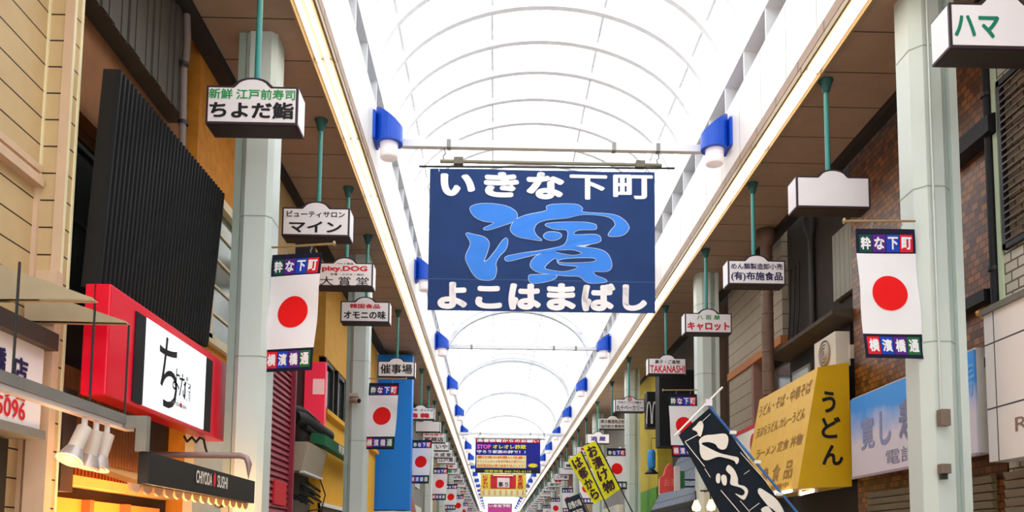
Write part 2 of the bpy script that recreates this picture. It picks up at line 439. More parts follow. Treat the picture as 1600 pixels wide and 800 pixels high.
SH = [
 [(270,245),(300,228),(360,225),(430,235),(472,258),(480,285),(462,305),(400,327),(352,341),(330,335),(378,310),(330,302),(288,280)],
 [(252,357),(290,362),(335,375),(355,402),(345,445),(332,482),(352,472),(385,432),(408,398),(430,378),(438,395),(428,430),(402,458),(385,490),(388,522),(374,560),(330,565),(295,550),(265,505),(250,460),(272,402)],
 [(450,340),(470,300),(520,275),(608,256),(612,236),(650,227),(740,228),(771,245),(775,263),(900,272),(950,292),(978,325),(970,350),(940,368),(888,368),(900,342),(918,318),(900,290),(850,276),(770,274),(700,288),(620,295),(572,310),(555,340),(568,368),(590,388),(540,382),(480,370)],
 [(605,318),(650,309),(770,308),(825,317),(833,328),(825,340),(752,343),(735,364),(830,363),(853,380),(845,396),(800,406),(745,412),(762,418),(850,430),(888,455),(902,500),(882,526),(822,528),(832,546),(868,560),(876,574),(800,578),(758,550),(700,546),(640,540),(575,530),(545,512),(540,490),(560,462),(588,446),(520,462),(440,481),(430,462),(500,446),(570,436),(640,424),(690,408),(706,372),(700,342),(648,338)],
 [(598,368),(612,353),(640,350),(670,356),(678,368),(664,382),(636,388),(610,382)],
 [(532,548),(560,542),(640,541),(656,552),(620,570),(545,579)],
]
HO = [[(650,438),(720,432),(766,447),(722,454)], [(664,482),(700,471),(816,469),(815,484),(700,488)], [(606,506),(650,470),(668,497),(748,508),(690,526),(620,518)]]
def trace(shapes, m, d, nm, grow):
    mb = MB()
    for s in shapes:
        s2 = spline(s, 4); cx = sum(p[0] for p in s2) / len(s2); cy = sum(p[1] for p in s2) / len(s2); nn = len(s2)
        area = sum(s2[i][0] * s2[(i+1) % nn][1] - s2[(i+1) % nn][0] * s2[i][1] for i in range(nn)); sg = 1 if area > 0 else -1
        pts = []
        for i in range(nn):
            ax, ay = s2[i - 1]; bx_, by_ = s2[(i + 1) % nn]; tx, ty = bx_ - ax, by_ - ay; l = math.hypot(tx, ty) or 1
            x = s2[i][0] + sg * ty / l * grow; y = s2[i][1] - sg * tx / l * grow
            q = U(640 + x * .35, 240 + y * .35, Y=YBN); pts.append(lf(d)(q))
        mb.add(pts, [tuple(range(nn))])
    return mb.build(nm, m, ban)
trace(SH, bpale, .008, 'outline', 2.4); trace(SH, bblue, .012, 'emblem', 0)
trace(HO, bpale, .014, 'outline', 2.2); trace(HO, bnavy, .017, 'emblem_gap', 0)

def hang_banner(Y, x0, y0, x1, y1, label, m, rod=True):
    a = U(x0, y0, Y=Y); b = U(x1, y1, Y=Y)
    t = thing('hanging_banner', label, 'banner', ((a.x + b.x) / 2, Y, b.z))
    for xx in (a.x + .1, b.x - .1): MB().tube([(xx, Y, a.z), (xx, Y, 7.2)], .012, 6).build('cord', greyst, t)
    f = wave(Y, .006)
    cloth(MB(), a.x, b.x, b.z, a.z, Y, f, 20, 10).build('cloth', m, t)
    MB().tube([(a.x - .1, Y, a.z + .02), (b.x + .1, Y, a.z + .02)], .02, 6).build('rod', greyst, t)
    return t
def bpanel(t, Y, x0, y0, x1, y1, m, d=.02, nm='printed_panel'):
    a = U(x0, y0, Y=Y); b = U(x1, y1, Y=Y)
    return MB().box(a.x, b.x, Y - d, Y - d + .004, b.z, a.z).build(nm, m, t)
def btext(t, Y, txt, x0, y0, x1, y1, m, d=.04, bold=.03, res=2):
    a = U(x0, y0, Y=Y); b = U(x1, y1, Y=Y)
    return letter(txt, ((a.x + b.x) / 2, Y - d, (a.z + b.z) / 2), RX, UZ, b.x - a.x, a.z - b.z, m, t, bold, res)
YN = 41.3
pink = mat('pink_ink', '#f25ac0', .6); yel = mat('yellow_ink', '#f6e01e', .6); orange = mat('orange_ink', '#ef6a14', .6); ban_blue = mat('royal_blue_cloth', '#1c2390', .8); ban_red = mat('crimson_cloth', '#d21338', .8)
pale_y = mat('pale_yellow_cloth', '#fdeeb4', .8); yellow_c = mat('yellow_cloth', '#f8d84e', .8)
t = hang_banner(YN, 743, 685, 844, 740, 'red blue and black notice banner hanging across the far part of the arcade', ban_blue)
bpanel(t, YN, 743, 685, 844, 692.5, ban_red); bpanel(t, YN, 743, 732.5, 844, 740, black); bpanel(t, YN, 744.5, 711, 822, 731.5, pale_y)
btext(t, YN, '南警察署からのお願い', 745.5, 686, 842, 691.8, bwhite)
btext(t, YN, 'STOP', 745.5, 694.5, 767, 701.5, pink, bold=.05); btext(t, YN, 'オレオレ詐欺', 770, 694.5, 822, 702, yel, bold=.03)
btext(t, YN, '守ろう家族の絆で！！', 745, 703, 821, 709, bwhite); btext(t, YN, '還付金の詐欺に注意！', 745.5, 712, 820, 717, orange)
btext(t, YN, 'キャッシュカードをまだ他人に渡さない！', 745.5, 718.5, 820, 723.5, red, bold=.01); btext(t, YN, '迷惑電話防止機で被害を阻止しよう！', 745.5, 725, 820, 730.5, orange, bold=.01)
btext(t, YN, '南警察署 045-742-0110', 757, 734, 830, 739, yel, bold=.01)
mb = MB(); star = []
c0 = U(832.5, 727.5, Y=YN)
for k in range(24): r = 1 if k % 2 else .72; star.append((.27 * r * math.cos(2*PI*k/24), .12 * r * math.sin(2*PI*k/24)))
flat(mb, star, c0 - Vector((0, .03, 0)), RX, UZ, .004).build('burst_mark', yel, t)
YF = 57.0
t = hang_banner(YF, 751, 740.5, 822, 777, 'yellow festival banner with red gate picture below the notice banner', yellow_c)
bpanel(t, YF, 752, 764.5, 821, 776, pale_y); bpanel(t, YF, 766.5, 742, 806, 763.5, mat('red_banner_print', '#cf2a2c', .7))
bpanel(t, YF, 771, 742, 802, 744, bwhite, .03); bpanel(t, YF, 777, 746.5, 796, 762, mat('pinkish_white_print', '#f2dede', .7), .03)
bpanel(t, YF, 772.5, 744.5, 775, 763, red, .035); bpanel(t, YF, 797.5, 744.5, 800, 763, red, .035); bpanel(t, YF, 769, 744.3, 804, 746.2, red, .035)
mb = MB(); a = U(760, 742, Y=YF); b = U(760, 763, Y=YF)
text_col(mb, 'にぎわい', ((U(758.5, 752, Y=YF)).x, YF - .04, (a.z + b.z) / 2), RX, UZ, .34, a.z - b.z, .04, 2); text_col(mb, '夏の縁日', ((U(813, 752, Y=YF)).x, YF - .04, (a.z + b.z) / 2), RX, UZ, .34, a.z - b.z, .04, 2); mb.build('lettering', red, t)
btext(t, YF, '祭 り', 779, 753, 794, 761, black, .05)
mb = MB()
for k in range(8): x = U(755.5 + k * 8.8, 770, Y=YF); mb.box(x.x - .07, x.x + .07, YF - .03, YF - .026, x.z - .17, x.z + .17)
mb.build('printed_panel', mat('peach_print', '#f0b67a', .7), t)
YP = 92.0
t = hang_banner(YP, 762, 787, 800, 811, 'small pink banner at the far end of the arcade', mat('magenta_cloth', '#d64aa0', .8))
bpanel(t, YP, 762, 787, 800, 789.5, mat('dark_magenta_cloth', '#992668', .8)); btext(t, YP, 'いきな下町', 764, 788, 798, 793, bwhite, .05, .05)

# ---------------------------------------------------------------- hanging shop signs
SW, SHT, ST = .85, .37, .27
SB = 5.5                                  # height of a sign's lower edge
def outline(g):
    h = SW / 2 - g; pts = [(-h, g), (h, g), (h, SHT - g), (.19 - g, SHT - g)]
    for k in range(1, 10):
        q = PI * k / 10; pts.append(((.17 - g) * math.cos(q), SHT - g + (.085) * math.sin(q) ** 1.0))
    return pts + [(-.19 + g, SHT - g), (-h, SHT - g)]
def hanging_sign(name='hanging_sign'):
    t = thing(name, None, 'sign')
    h = ST / 2
    MB().prism([(x, -h, z) for x, z in outline(0)], (0, ST, 0)).build('cabinet', frame_m, t)
    MB().prism([(x, -h - .004, z) for x, z in outline(.021)], (0, .006, 0)).build('face_panel', white, t)
    MB().prism([(x, h - .002, z) for x, z in outline(.016)], (0, .006, 0)).build('face_panel', white, t)
    for s in (-1, 1): MB().box(s * (SW / 2 - .002), s * (SW / 2 + .004), -h + .02, h - .012, .016, SHT - .016).build('side_panel', white, t)
    MB().box(-SW / 2 + .02, SW / 2 - .02, -h + .02, h - .02, -.004, .002).build('bottom_panel', under, t)
    top = SZ - SB
    MB().tube([(0, 0, SHT + .06), (0, 0, top - .05)], .028, 10).build('pole', teal, t)
    MB().lathe([(.03, top - .16), (.04, top - .15), (.075, top - .02), (.085, top - .015), (.085, top - .001), (.0, top - .001)], (0, 0, 0), 16).build('ceiling_cap', teal_d, t)
    return t
def face_text(t, spec):
    for txt, u, v, w_, h_, m, b in spec:
        mb = MB(); vs, fs = glyphs(txt, b, 3)
        c = Vector(((u - .5) * SW, -ST / 2 - .007, v * SHT))
        mb.add([c + RX * (x * w_ * SW) + UZ * (y * h_ * SHT) - Vector((0, l, 0)) for x, y, l in vs], fs)
        o = mb.build('lettering', m); o.parent = t
GL, GR = 'hanging signs along the left soffit', 'hanging signs along the right soffit'
S0 = hanging_sign()
SIGNS_L = [
 (7.65, 'white hanging sign with green line over bold black line, nearest on the left', [('新鮮 江戸前寿司', .5, .78, .94, .27, green, .02), ('ちよだ鮨', .5, .36, .92, .44, black, .035)]),
 (10.45, 'white hanging sign with two black katakana lines, second on the left', [('ビューティサロン', .5, .76, .86, .22, black, .02), ('マイン', .5, .31, .78, .40, black, .03)]),
 (12.5, 'white hanging sign with red Latin word, half behind the nearest left flag', [('pixy.DOG', .5, .72, .80, .28, red, .04), ('大 賞 堂', .5, .22, .86, .36, black, .005), ('ペット用品', .5, .95, .3, .08, black, .01), ('写真・メガネ・時計', .55, .50, .6, .08, black, .01)]),
 (14.5, 'white hanging sign with small red line over black line, fourth on the left', [('韓国食品', .5, .77, .62, .22, red, .03), ('オモニの味', .5, .34, .86, .40, black, .035)]),
 (19.2, 'white hanging sign with three black characters in front of the blue wall', [('催事場', .5, .5, .86, .62, black, .02)]),
 (25.6, 'white hanging sign with two red characters right of the blue wall', [('お好焼・オムそば', .5, .78, .9, .2, black, .02), ('韓 韓', .45, .32, .74, .42, red, .06)]),
 (28.4, 'blank white hanging sign with no lettering right of the blue wall', []),
 (31.3, 'hanging sign with red strip over black characters beside the third left flag', [('和洋菓子', .5, .82, .84, .2, red, .03), ('尾商店', .5, .34, .86, .48, black, .03)]),
 (33.9, 'hanging sign with four large black kana, beyond the red strip sign', [('ていや', .5, .45, .86, .5, black, .02)]),
 (36.6, 'hanging sign with green line over three spaced black characters on the left', [('書籍・文具', .5, .8, .7, .2, green, .03), ('大 成 堂', .5, .36, .86, .44, black, .03)]),
]
SIGNS_R = [
 (6.6, 'large hanging sign with teal katakana cut off at the top right corner', None),
 (9.3, 'blank white hanging sign in front of the nearest right column', []),
 (12.1, 'white hanging sign with two navy lines, one in brackets, on the right', [('めん類製造卸小売', .5, .74, .90, .25, navy, .02), ('(有)布施食品', .5, .32, .90, .40, navy, .03)]),
 (14.9, 'white hanging sign with green characters over red katakana on the right', [('八 百 屋', .5, .78, .50, .22, green, .02), ('キャロット', .5, .34, .90, .42, red, .04)]),
 (18.5, 'white hanging sign with bold red Latin capitals on the right', [('菓子・ご進物', .5, .76, .66, .24, black, .02), ('TAKANASHI', .5, .32, .92, .46, red, .03)]),
 (23.7, 'white hanging sign with small round red emblem in its arch, right side', [('手造りパンと洋菓子', .5, .74, .80, .16, black, .01), ('丸十ベーカリー', .5, .32, .92, .42, black, .02)]),
 (27.2, 'white hanging sign with two full lines of small black characters, right side', [('横浜橋通商店街', .5, .68, .92, .36, black, .02), ('協同組合事務所', .5, .26, .92, .30, black, .02)]),
 (31.0, 'white hanging sign with two purple characters on the right', [('酒 屋', .5, .5, .66, .44, purple, .04)]),
 (35.0, 'small white hanging sign with black and red lines just left of the purple lettered sign', [('青 果', .5, .72, .6, .3, red, .03), ('大黒屋', .5, .3, .8, .34, black, .03)]),
]
signs = []
for side, lst, x, g in (('L', SIGNS_L, -2.3, GL), ('R', SIGNS_R, 3.83, GR)):
    for y, label, spec in lst:
        if spec is None: continue
        o = S0 if not signs else dup(SPARE, (0, 0, 0))
        if not signs: SPARE = dup(S0, (0, 0, -50))
        o.location = (x, y, SB); LOC[o.name] = Vector((x, y, SB)); o['label'] = label; o['group'] = g
        face_text(o, spec); signs.append((o, label))
        if 'emblem' in label:
            mb = MB(); mb.lathe([(.062, 0), (.062, .004), (.045, .004), (.045, 0)], (0, -ST / 2 - .012, SHT + .0), 20, 'Y'); e = mb.build('emblem', red); e.parent = o
            mb = MB().box(-.045, .045, -ST/2 - .011, -ST/2 - .008, SHT - .006, SHT + .006).box(-.006, .006, -ST/2 - .011, -ST/2 - .008, SHT - .045, SHT + .045); e = mb.build('emblem', red); e.parent = o
# bigger green lettered sign in the top right corner
t = dup(SPARE, (3.92, 6.24, 5.5), SIGNS_R[0][1], GR)
a = U(1512, 0, Y=6.6)
face_text(t, [('ハマ', .25, .46, .42, .5, mat('teal_ink', '#0f7a62', .5), .03)])
# the far signs, a few per bay down to the end
far_txt = [[('江戸屋', .5, .5, .8, .5, black, .02)], [('青果', .5, .4, .5, .4, red, .04), ('八百政', .5, .75, .8, .2, black, .02)], [('菓子', .5, .5, .7, .5, green, .03)], [('そば処', .5, .5, .8, .45, navy, .03)], [('精肉店', .5, .4, .8, .45, black, .03), ('牛 豚', .5, .8, .5, .2, red, .03)], []]
protos = []
for sp in far_txt:
    o = dup(SPARE, (0, 0, 0)); face_text(o, sp); protos.append(o)
for ch in list(SPARE.children): bpy.data.objects.remove(ch)
bpy.data.objects.remove(SPARE)
used = set()
for side, x, y0, g in (('left', -2.3, 39.2, GL), ('right', 3.83, 38.3, GR)):
    y = y0; k = 0 if side == 'left' else 3
    while y < 112:
        pr = protos[k % 6]
        if k % 6 not in used: used.add(k % 6); o = pr
        else: o = dup(pr, (0, 0, 0))
        o.location = (x, y, SB); o['label'] = f'tiny distant hanging shop sign in the crowded far end of the {side} row'; o['group'] = f'distant hanging signs on the {side}'
        y += 2.7 + (k % 3) * .5; k += 1

# ---------------------------------------------------------------- rising sun style street flags on the columns
FW = .56
def flag(s, sway):
    t = thing('flag', None, 'flag')
    x0, x1 = (.02, .02 + FW) if s > 0 else (-.02 - FW, -.02)
    cxm = (x0 + x1) / 2
    def fn(p):
        k = max(0, -p.z)
        return Vector((p.x + sway * k ** 1.3, p.y + .012 * math.sin(p.z * 9 + p.x * 4), p.z))
    MB().tube([(s * .005, 0, 0), (s * .70, 0, -.012)], .012, 8).lathe([(.012, 0), (.03, .01), (.03, .02), (.0, .03)], (s * .70, 0, -.012), 8, 'X').build('rod', brass, t)
    for f in (.28, .78): MB().tube([(x0 + FW * f, 0, -.005), (x0 + FW * f + .01, 0, -.04), (x0 + FW * f - .008, 0, -.065), (x0 + FW * f, 0, -.09)], .006, 6).build('hook', greyst, t)
    z0 = -.085; zh = z0 - .235; zw = zh - .775; zf = zw - .235
    cloth(MB(), x0, x1, zh, z0, 0, fn, 8, 6).build('header_band', cloth_navy, t)
    cloth(MB(), x0 + (.0), x1, zw, zh, 0, fn, 8, 16).build('white_field', cloth_w, t)
    cloth(MB(), x0, x1, zf, zw, 0, fn, 8, 6).build('footer_band', cloth_navy, t)
    dn = lambda d: (lambda p: fn(p) - Vector((0, d, 0)))
    # the red sun
    n = 40; c = Vector((cxm, 0, (zh + zw) / 2)); pts = [dn(.006)(c)]; fs = []
    for rr in (.09, .168):
        for k in range(n): pts.append(dn(.006)(c + Vector((rr * math.cos(2*PI*k/n), 0, rr * math.sin(2*PI*k/n)))))
    for k in range(n): fs += [(0, 1 + k, 1 + (k + 1) % n), (1 + k, 1 + n + k, 1 + n + (k + 1) % n, 1 + (k + 1) % n)]
    MB().add(pts, fs, True).build('sun_disc', disc_red, t)
    for (zt, zb, chars, cols) in ((z0 - .065, zh + .02, '粋な下町', (sq_black, sq_purple, sq_blue, sq_red)), (zw - .035, zf + .045, '横濱橋通', (sq_red, sq_blue, sq_purple, sq_green))):
        wv = (FW - .05) / 4
        lm = MB()
        for i, (chh, mm) in enumerate(zip(chars, cols)):
            xc = x0 + .025 + wv * (i + .5)
            cloth(MB(), xc - wv / 2 + .003, xc + wv / 2 - .003, zb - .008, zt + .008, 0, dn(.004), 3, 4).build('colour_square', mm, t)
            put_text(lm, chh, (xc, 0, (zt + zb) / 2), RX, UZ, wv * .76, (zt - zb) * .80, .04, 3, dn(.010))
        lm.build('lettering', cloth_w, t)
    return t
fl = flag(1, -.05); fr = flag(-1, .042)
nth = ['nearest', 'second', 'third', 'fourth']
for side, f0, x, ys, rz in (('left', fl, -2.38, LYS, -.25), ('right', fr, 3.97, RYS, .0)):
    for i, y in enumerate(ys[:12]):
        o = f0 if i == 0 else dup(f0, (0, 0, 0))
        o.location = (x, y - .12, 4.73); o.rotation_euler.z = rz if i == 0 else rz * .4
        o['label'] = (f'white street flag with red disc on the {nth[i]} column of the {side} side' if i < 4 else f'tiny white street flag with red disc on a distant {side} column')
        o['group'] = f'street flags on the {side} columns'
# ================================================================ left-hand buildings
beige = joints('beige_siding', '#cdb184', '#2e2114', 2, .205, .012, .6, vary=.1)
beige_v = joints('beige_panel_siding', '#cdb184', '#2e2114', 2, .205, .012, .6, vary=.1, axis2=1, period2=1.4, phase2=.62)
trim_p = mat('pinkish_cream_trim', '#d8b99c', .5); trim_y = mat('pale_cream_edge', '#f1e6bd', .5)
b = thing('building', 'beige sided building at the left edge of the photo', 'building', (-4.5, 3, 0))
zl = 4.22
XP = U(131, 0, Y=6.12).x; YPN = U(117, 0, X=XP).y; XT1 = U(104, 0, Y=YPN).x; XM = U(78, 0, Y=YPN).x
box_on('upper_wall', beige, b, -6, XM, -6, YPN + .01, zl, 9.5)
box_on('lower_wall', beige_v, b, -6, XM - .02, -6, YPN + .01, 0, zl)
box_on('pilaster', beige, b, -6, XP, YPN + .011, 6.12, 0, 9.5)
box_on('corner_trim', trim_p, b, XT1, XP + .008, YPN - .005, YPN + .012, 0, 9.5); box_on('corner_trim', trim_y, b, XP, XP + .01, YPN, YPN + .03, 0, 9.5); box_on('edge_strip', trim_y, b, XP, XP + .01, 6.10, 6.125, 0, 9.5)
box_on('inner_trim', trim_y, b, XM - .012, XM + .012, YPN - .01, YPN + .012, zl, 9.5); box_on('inner_trim', trim_p, b, XM - .03, XM + .012, YPN - .02, YPN + .012, 0, zl)
MB().box(-3.4, XM + .05, -6, YPN - .02, zl - .03, zl + .04).box(-3.4, XM + .03, -6, YPN - .02, zl + .08, zl + .13).build('ledge', trim_p, b)
box_on('lower_pilaster', trim_p, b, -3.3, XP + .03, YPN - .08, 6.0, 0, 3.55)
warm_in = mat('warm_lit_plaster', '#d9a45c', .7)  # warm interior light put into the plaster colour
t = thing('shop_sign', 'white shop sign with navy characters over red digits at the left edge', 'sign', (-3.2, 4.5, 2.7))
zt, zb = U(66, 545, X=-3.12).z, U(61, 672, X=-3.12).z
yf = U(66, 600, X=-3.12).y
box_on('panel', white, t, -3.3, -3.12, 2.6, yf, zb, zt); box_on('frame', greyst, t, -3.33, -3.10, 2.6, yf + .04, zb - .06, zb); box_on('frame', mat('dark_brown_metal', '#3a2c26', .5), t, -3.33, -3.05, 2.6, yf + .05, zt, zt + .12)
def ltext(txt, x0, y0, x1, y1, X, m, parent, bold=.03, name='lettering', res=4):
    """lettering on a left wall: pixel box from near top to far bottom"""
    a = U(x0, (y0 + y1) / 2, X=X); c = U(x1, (y0 + y1) / 2, X=X); mid = U((x0 + x1) / 2, (y0 + y1) / 2, X=X); h = U((x0 + x1) / 2, y0, X=X).z - U((x0 + x1) / 2, y1, X=X).z
    return letter(txt, (X, (a.y + c.y) / 2, mid.z), LY, UZ, abs(c.y - a.y), h, m, parent, bold, res, name)
ltext('店', 19, 558, 44, 596, -3.115, navy, t, .04); ltext('橋', -10, 540, 10, 585, -3.115, navy, t, .04)
ltext('マグロ', -14, 603, 40, 621, -3.115, red, t, .03); ltext('5096', -6, 622, 40, 652, -3.115, red, t, .02)
t = thing('shop_doorway', 'warm lit shop opening below the white sign at the left edge', 'doorway', (-3.3, 4.5, 0))
box_on('plaster_wall', warm_in, t, -3.338, -3.30, 2.6, 5.25, 0, zb - .07); box_on('opening_shade_panel', dark, t, -3.338, -3.295, 5.26, 5.70, 0, zb - .07)  # dark sheet stands in for the shaded opening
# canopy fins, hanging rods, rail and spotlights
fin_m = mat('grey_beige_sheet_metal', '#b7a689', .5)
for k, (Yf, pts) in enumerate(((5.2, [(-24, 404), (-24, 469), (147, 470), (144, 465)]), (5.86, [(38, 470), (38, 503), (198, 506), (197, 502), (104, 470)]))):
    t = thing('canopy_fin', ('upper' if k == 0 else 'lower') + ' beige triangular canopy fin jutting from the beige building', 'canopy', tuple(U(*pts[1], Y=Yf)), 'triangular canopy fins')
    MB().prism([U(x, y, Y=Yf) for x, y in pts], (0, .02, 0)).build('sheet', fin_m, t)
    MB().prism([U(pts[1][0], pts[1][1], Y=Yf), U(pts[2][0], pts[2][1], Y=Yf), U(pts[2][0], pts[2][1] - 2, Y=Yf), U(pts[1][0], pts[1][1] - 2, Y=Yf)], (0, .05, 0)).build('lower_flange', fin_m, t)
XRL = -2.52
t = thing('light_rail', 'grey rail hung on thin rods holding three spotlights', 'rail', tuple(U(100, 625, X=XRL)))
e1 = U(203, 662, X=XRL); zr = e1.z
MB().box(XRL - .02, XRL + .05, 2.0, e1.y, zr - .025, zr + .035).build('rail', greyst, t)
MB().box(XRL - .03, XRL + .03, 2.0, e1.y, zr - .055, zr - .027).build('track', white, t)
for px, ptop in ((22, 404), (142, 470), (196, 505)):
    q = U(px, 600 + px * .3, X=XRL); MB().tube([(XRL, q.y - .02, zr + .03), (XRL, q.y - .02, U(px, ptop, X=XRL).z)], .007, 6).build('hanging_rod', darkst, t)
lampc = mat('warm_bulb', '#ff9a4a', .4, emit=5.0, ecol='#ff9238')
spotw = mat('cream_spotlight_body', '#d9cabd', .4); spotg = mat('frosted_reflector', '#b6a9a4', .25, .3)
for k, (px, py, d) in enumerate(((133, 645, (-.12, -.55, -1)), (151, 655, (-.14, -.15, -1)), (168, 660, (-.12, -.3, -1)))):
    q = U(px, py, X=XRL); q.z = zr - .06
    t = thing('spotlight', ('nearest lit', 'middle', 'farthest')[k] + ' cream spotlight of three hanging from the grey rail', 'lamp', tuple(q), 'spotlights under the rail')
    d = Vector(d).normalized(); s = q + Vector((0, 0, -.07))
    MB().tube([q, s], .018, 8).build('stem', white, t)
    MB().tube([s - d * .01, s + d * .15], .045, 14).build('body', spotw, t)
    MB().tube([s + d * .15, s + d * .19, s + d * .23], .05, 16, .08).build('reflector', spotg, t)
    MB().tube([s + d * .20, s + d * .236], .06, 14).build('bulb', lampc if k == 0 else mat('dim_bulb', '#f0b898', .3, emit=.6), t)
    if k == 0:
        l = bpy.data.lights.new('spotlight_light', 'POINT'); l.energy = 5; l.color = (1, .6, .3); l.shadow_soft_size = .05
        lo = bpy.data.objects.new('spotlight_light', l); COL.objects.link(lo); lo.parent = t; lo.location = s + d * .32 - Vector(t.location)

# sushi shop building
brown_w = mat('brown_mortar', '#8a5a34', .8, vary=.3, scale=4, bump=.3); ochre = mat('ochre_mortar', '#cc8428', .85, vary=.35, scale=7, bump=.4)
corr = mat('grey_corrugated_metal', '#4a453d', .6, vary=.25)
b = thing('building', 'dark brown shop building behind the ribbed black panel', 'building', (-4.5, 7.2, 0))
box_on('upper_wall', brown_w, b, -6, -3.42, 6.13, 8.85, 4.9, 9.5); box_on('lower_wall', mat('dark_shop_wall', '#2b2019', .7), b, -6, -3.45, 6.13, 8.85, 0, 4.9)
mb = MB(); y = 6.135
while y < 8.3: mb.box(-3.42, -3.24 + (.012 if int(y * 100) % 2 else 0), y, y + .1, 5.95, 9.5).box(-3.42, -3.252, y + .1, y + .125, 5.95, 9.5); y += .125
mb.build('corrugated_cladding', corr, b)
box_on('beam', brown_w, b, -3.42, -3.3, 6.14, 8.8, 5.0, 5.07)
for k in range(3):
    fy = 6.3 + k * .78
    f = MB().box(-3.45, -3.40, fy, fy + .04, 3.6, 4.85).box(-3.45, -3.40, fy + .7, fy + .74, 3.6, 4.85).box(-3.45, -3.40, fy, fy + .74, 4.81, 4.85).box(-3.45, -3.40, fy, fy + .74, 3.6, 3.64).box(-3.45, -3.41, fy, fy + .74, 4.2, 4.23).build('window', darkst, b)
    MB().box(-3.449, -3.43, fy + .04, fy + .7, 3.64, 4.81).build('pane', glass, f)
slat = mat('brown_wood_slats', '#9a6238', .7)
mb = MB(); y = 6.2
while y < 8.0: mb.box(-3.45, -3.36, y, y + .035, 2.15, 3.0); y += .06
mb.build('slat_screen', slat, b)
box_on('timber_beam', mat('light_timber', '#cfa066', .7), b, -3.45, -3.3, 6.15, 8.7, 2.06, 2.14)
box_on('dark_post', mat('dark_brown_post', '#3a2a24', .7), b, -3.3, -3.16, 6.14, 6.32, 1.985, 2.75)
t = thing('drain_pipe', 'thin grey brown drain pipe bending down beside the corrugated upper wall', 'pipe', (-3.2, 8.45, 5))
MB().tube([U(292, 10, X=-3.2), U(293, 60, X=-3.2), U(291, 90, X=-3.2), U(287, 110, X=-3.2), U(286, 180, X=-3.2), U(284, 245, X=-3.2), U(281, 420, X=-3.2)], .035, 10).build('pipe', mat('mauve_grey_pipe', '#7d6c66', .5), t)
for yy in (100, 192): MB().lathe([(.05, -.02), (.05, .02)], tuple(U(286, yy, X=-3.2)), 12).build('clip', darkst, t)
# ribbed black panel leaning out over the street
t = thing('ribbed_signboard', 'large ribbed black panel leaning out above the red sign box', 'panel', (-2.9, 7.3, 3.5))
C4 = [U(147, 452, Y=6.22), U(182, 108, Y=6.22)]
C4 += [U(348, 305, Y=8.5), U(322, 540, X=C4[0].x)]            # near bottom, near top, far top, far bottom
rubber = mat('black_ribbed_metal', '#121213', .55, vary=.2, spec=.2)
up4 = (C4[1] - C4[0]).normalized(); bk = Vector((-.1, 0, 0))
lowN = C4[0] + up4 * .02; lowF = C4[3] - (C4[2] - C4[3]).normalized() * .02
MB().hexa([lowN + bk, lowN, lowF, lowF + bk, C4[1] + bk, C4[1], C4[2], C4[2] + bk]).build('backing', mat('black_metal_sheet', '#0d0d0f', .5), t)
mb = MB(); NR = 34; ov = Vector((.035, 0, 0))
for k in range(NR):
    u0, u1, u2, u3 = ((k + f) / NR for f in (.0, .12, .48, .6))
    bt_ = [lowN.lerp(lowF, u) for u in (u0, u1, u2, u3)]; tp_ = [C4[1].lerp(C4[2], u) for u in (u0, u1, u2, u3)]
    mb.hexa([bt_[0], bt_[1] + ov, bt_[2] + ov, bt_[3], tp_[0], tp_[1] + ov, tp_[2] + ov, tp_[3]])
mb.build('ribs', rubber, t)
# red light box
redm = mat('glossy_red_sign', '#f2002e', .3, vary=.04); redd = mat('red_sign_return', '#d30c30', .4, vary=.04)
t = thing('lightbox_sign', 'glossy red sign box with white lit screen and black calligraphy', 'sign', (-2.9, 7.5, 2.9))
XB = -2.86; n1 = U(172, 448, X=XB); f1 = U(352, 562, X=XB); n0 = U(166, 622, X=XB); f0 = U(348, 686, X=XB)
zt = (n1.z + f1.z) / 2; zb = (n0.z + f0.z) / 2; y0, y1 = (n1.y + n0.y) / 2, 8.86
box_on('housing', redm, t, XB - .19, XB, y0, y1, zb, zt, bevel=.012)
box_on('joint_line', mat('dark_red_seam', '#7d0a22', .5), t, XB - .12, XB - .11, y0 - .004, y0 + .004, zb, zt)
def yat(px, py): return U(px, py, X=XB).y
ys0, ys1 = yat(224, 560), yat(318, 620)
h1, h0 = U(224, 494, X=XB).z, U(224, 634, X=XB).z
lit = mat('lit_white_screen', '#f4fbff', .4, emit=.55, vary=.0)
box_on('screen', lit, t, XB - .01, XB + .012, ys0, ys1, h0, h1)
box_on('screen_border', black, t, XB - .01, XB + .010, yat(208, 560), ys0, h0, h1); box_on('screen_border', black, t, XB - .01, XB + .010, ys1, yat(329, 620), h0, h1)
XT = XB + .016
ltext('ち', 248, 528, 278, 638, XT, black, t, .0); ltext('よ', 270, 575, 281, 610, XT, black, t, .0); ltext('だ', 280, 585, 294, 622, XT, black, t, .0)
a = U(289, 596, X=XT); c = U(297, 628, X=XT); box_on('seal', black, t, XT - .003, XT, U(288.5, 610, X=XT).y, U(297.5, 610, X=XT).y, c.z, a.z)
ltext('鮨', 289.5, 597, 296.5, 627, XT + .003, lit, t, .02); ltext('CHIYODA SUSHI', 267, 629, 291, 635, XT, greyst, t, .02); ltext('●', 281, 629, 284, 637, XT + .003, red, t, .02, 'red_dot')
t = thing('cable', 'black looped cable under the far end of the red sign box', 'cable', tuple(U(300, 685, X=-2.9)))
MB().tube([U(x, y, X=-2.95) for x, y in ((288, 682), (292, 690), (300, 683), (306, 691), (312, 684), (318, 686), (321, 700), (325, 712))], .012, 6).build('cable', black, t)
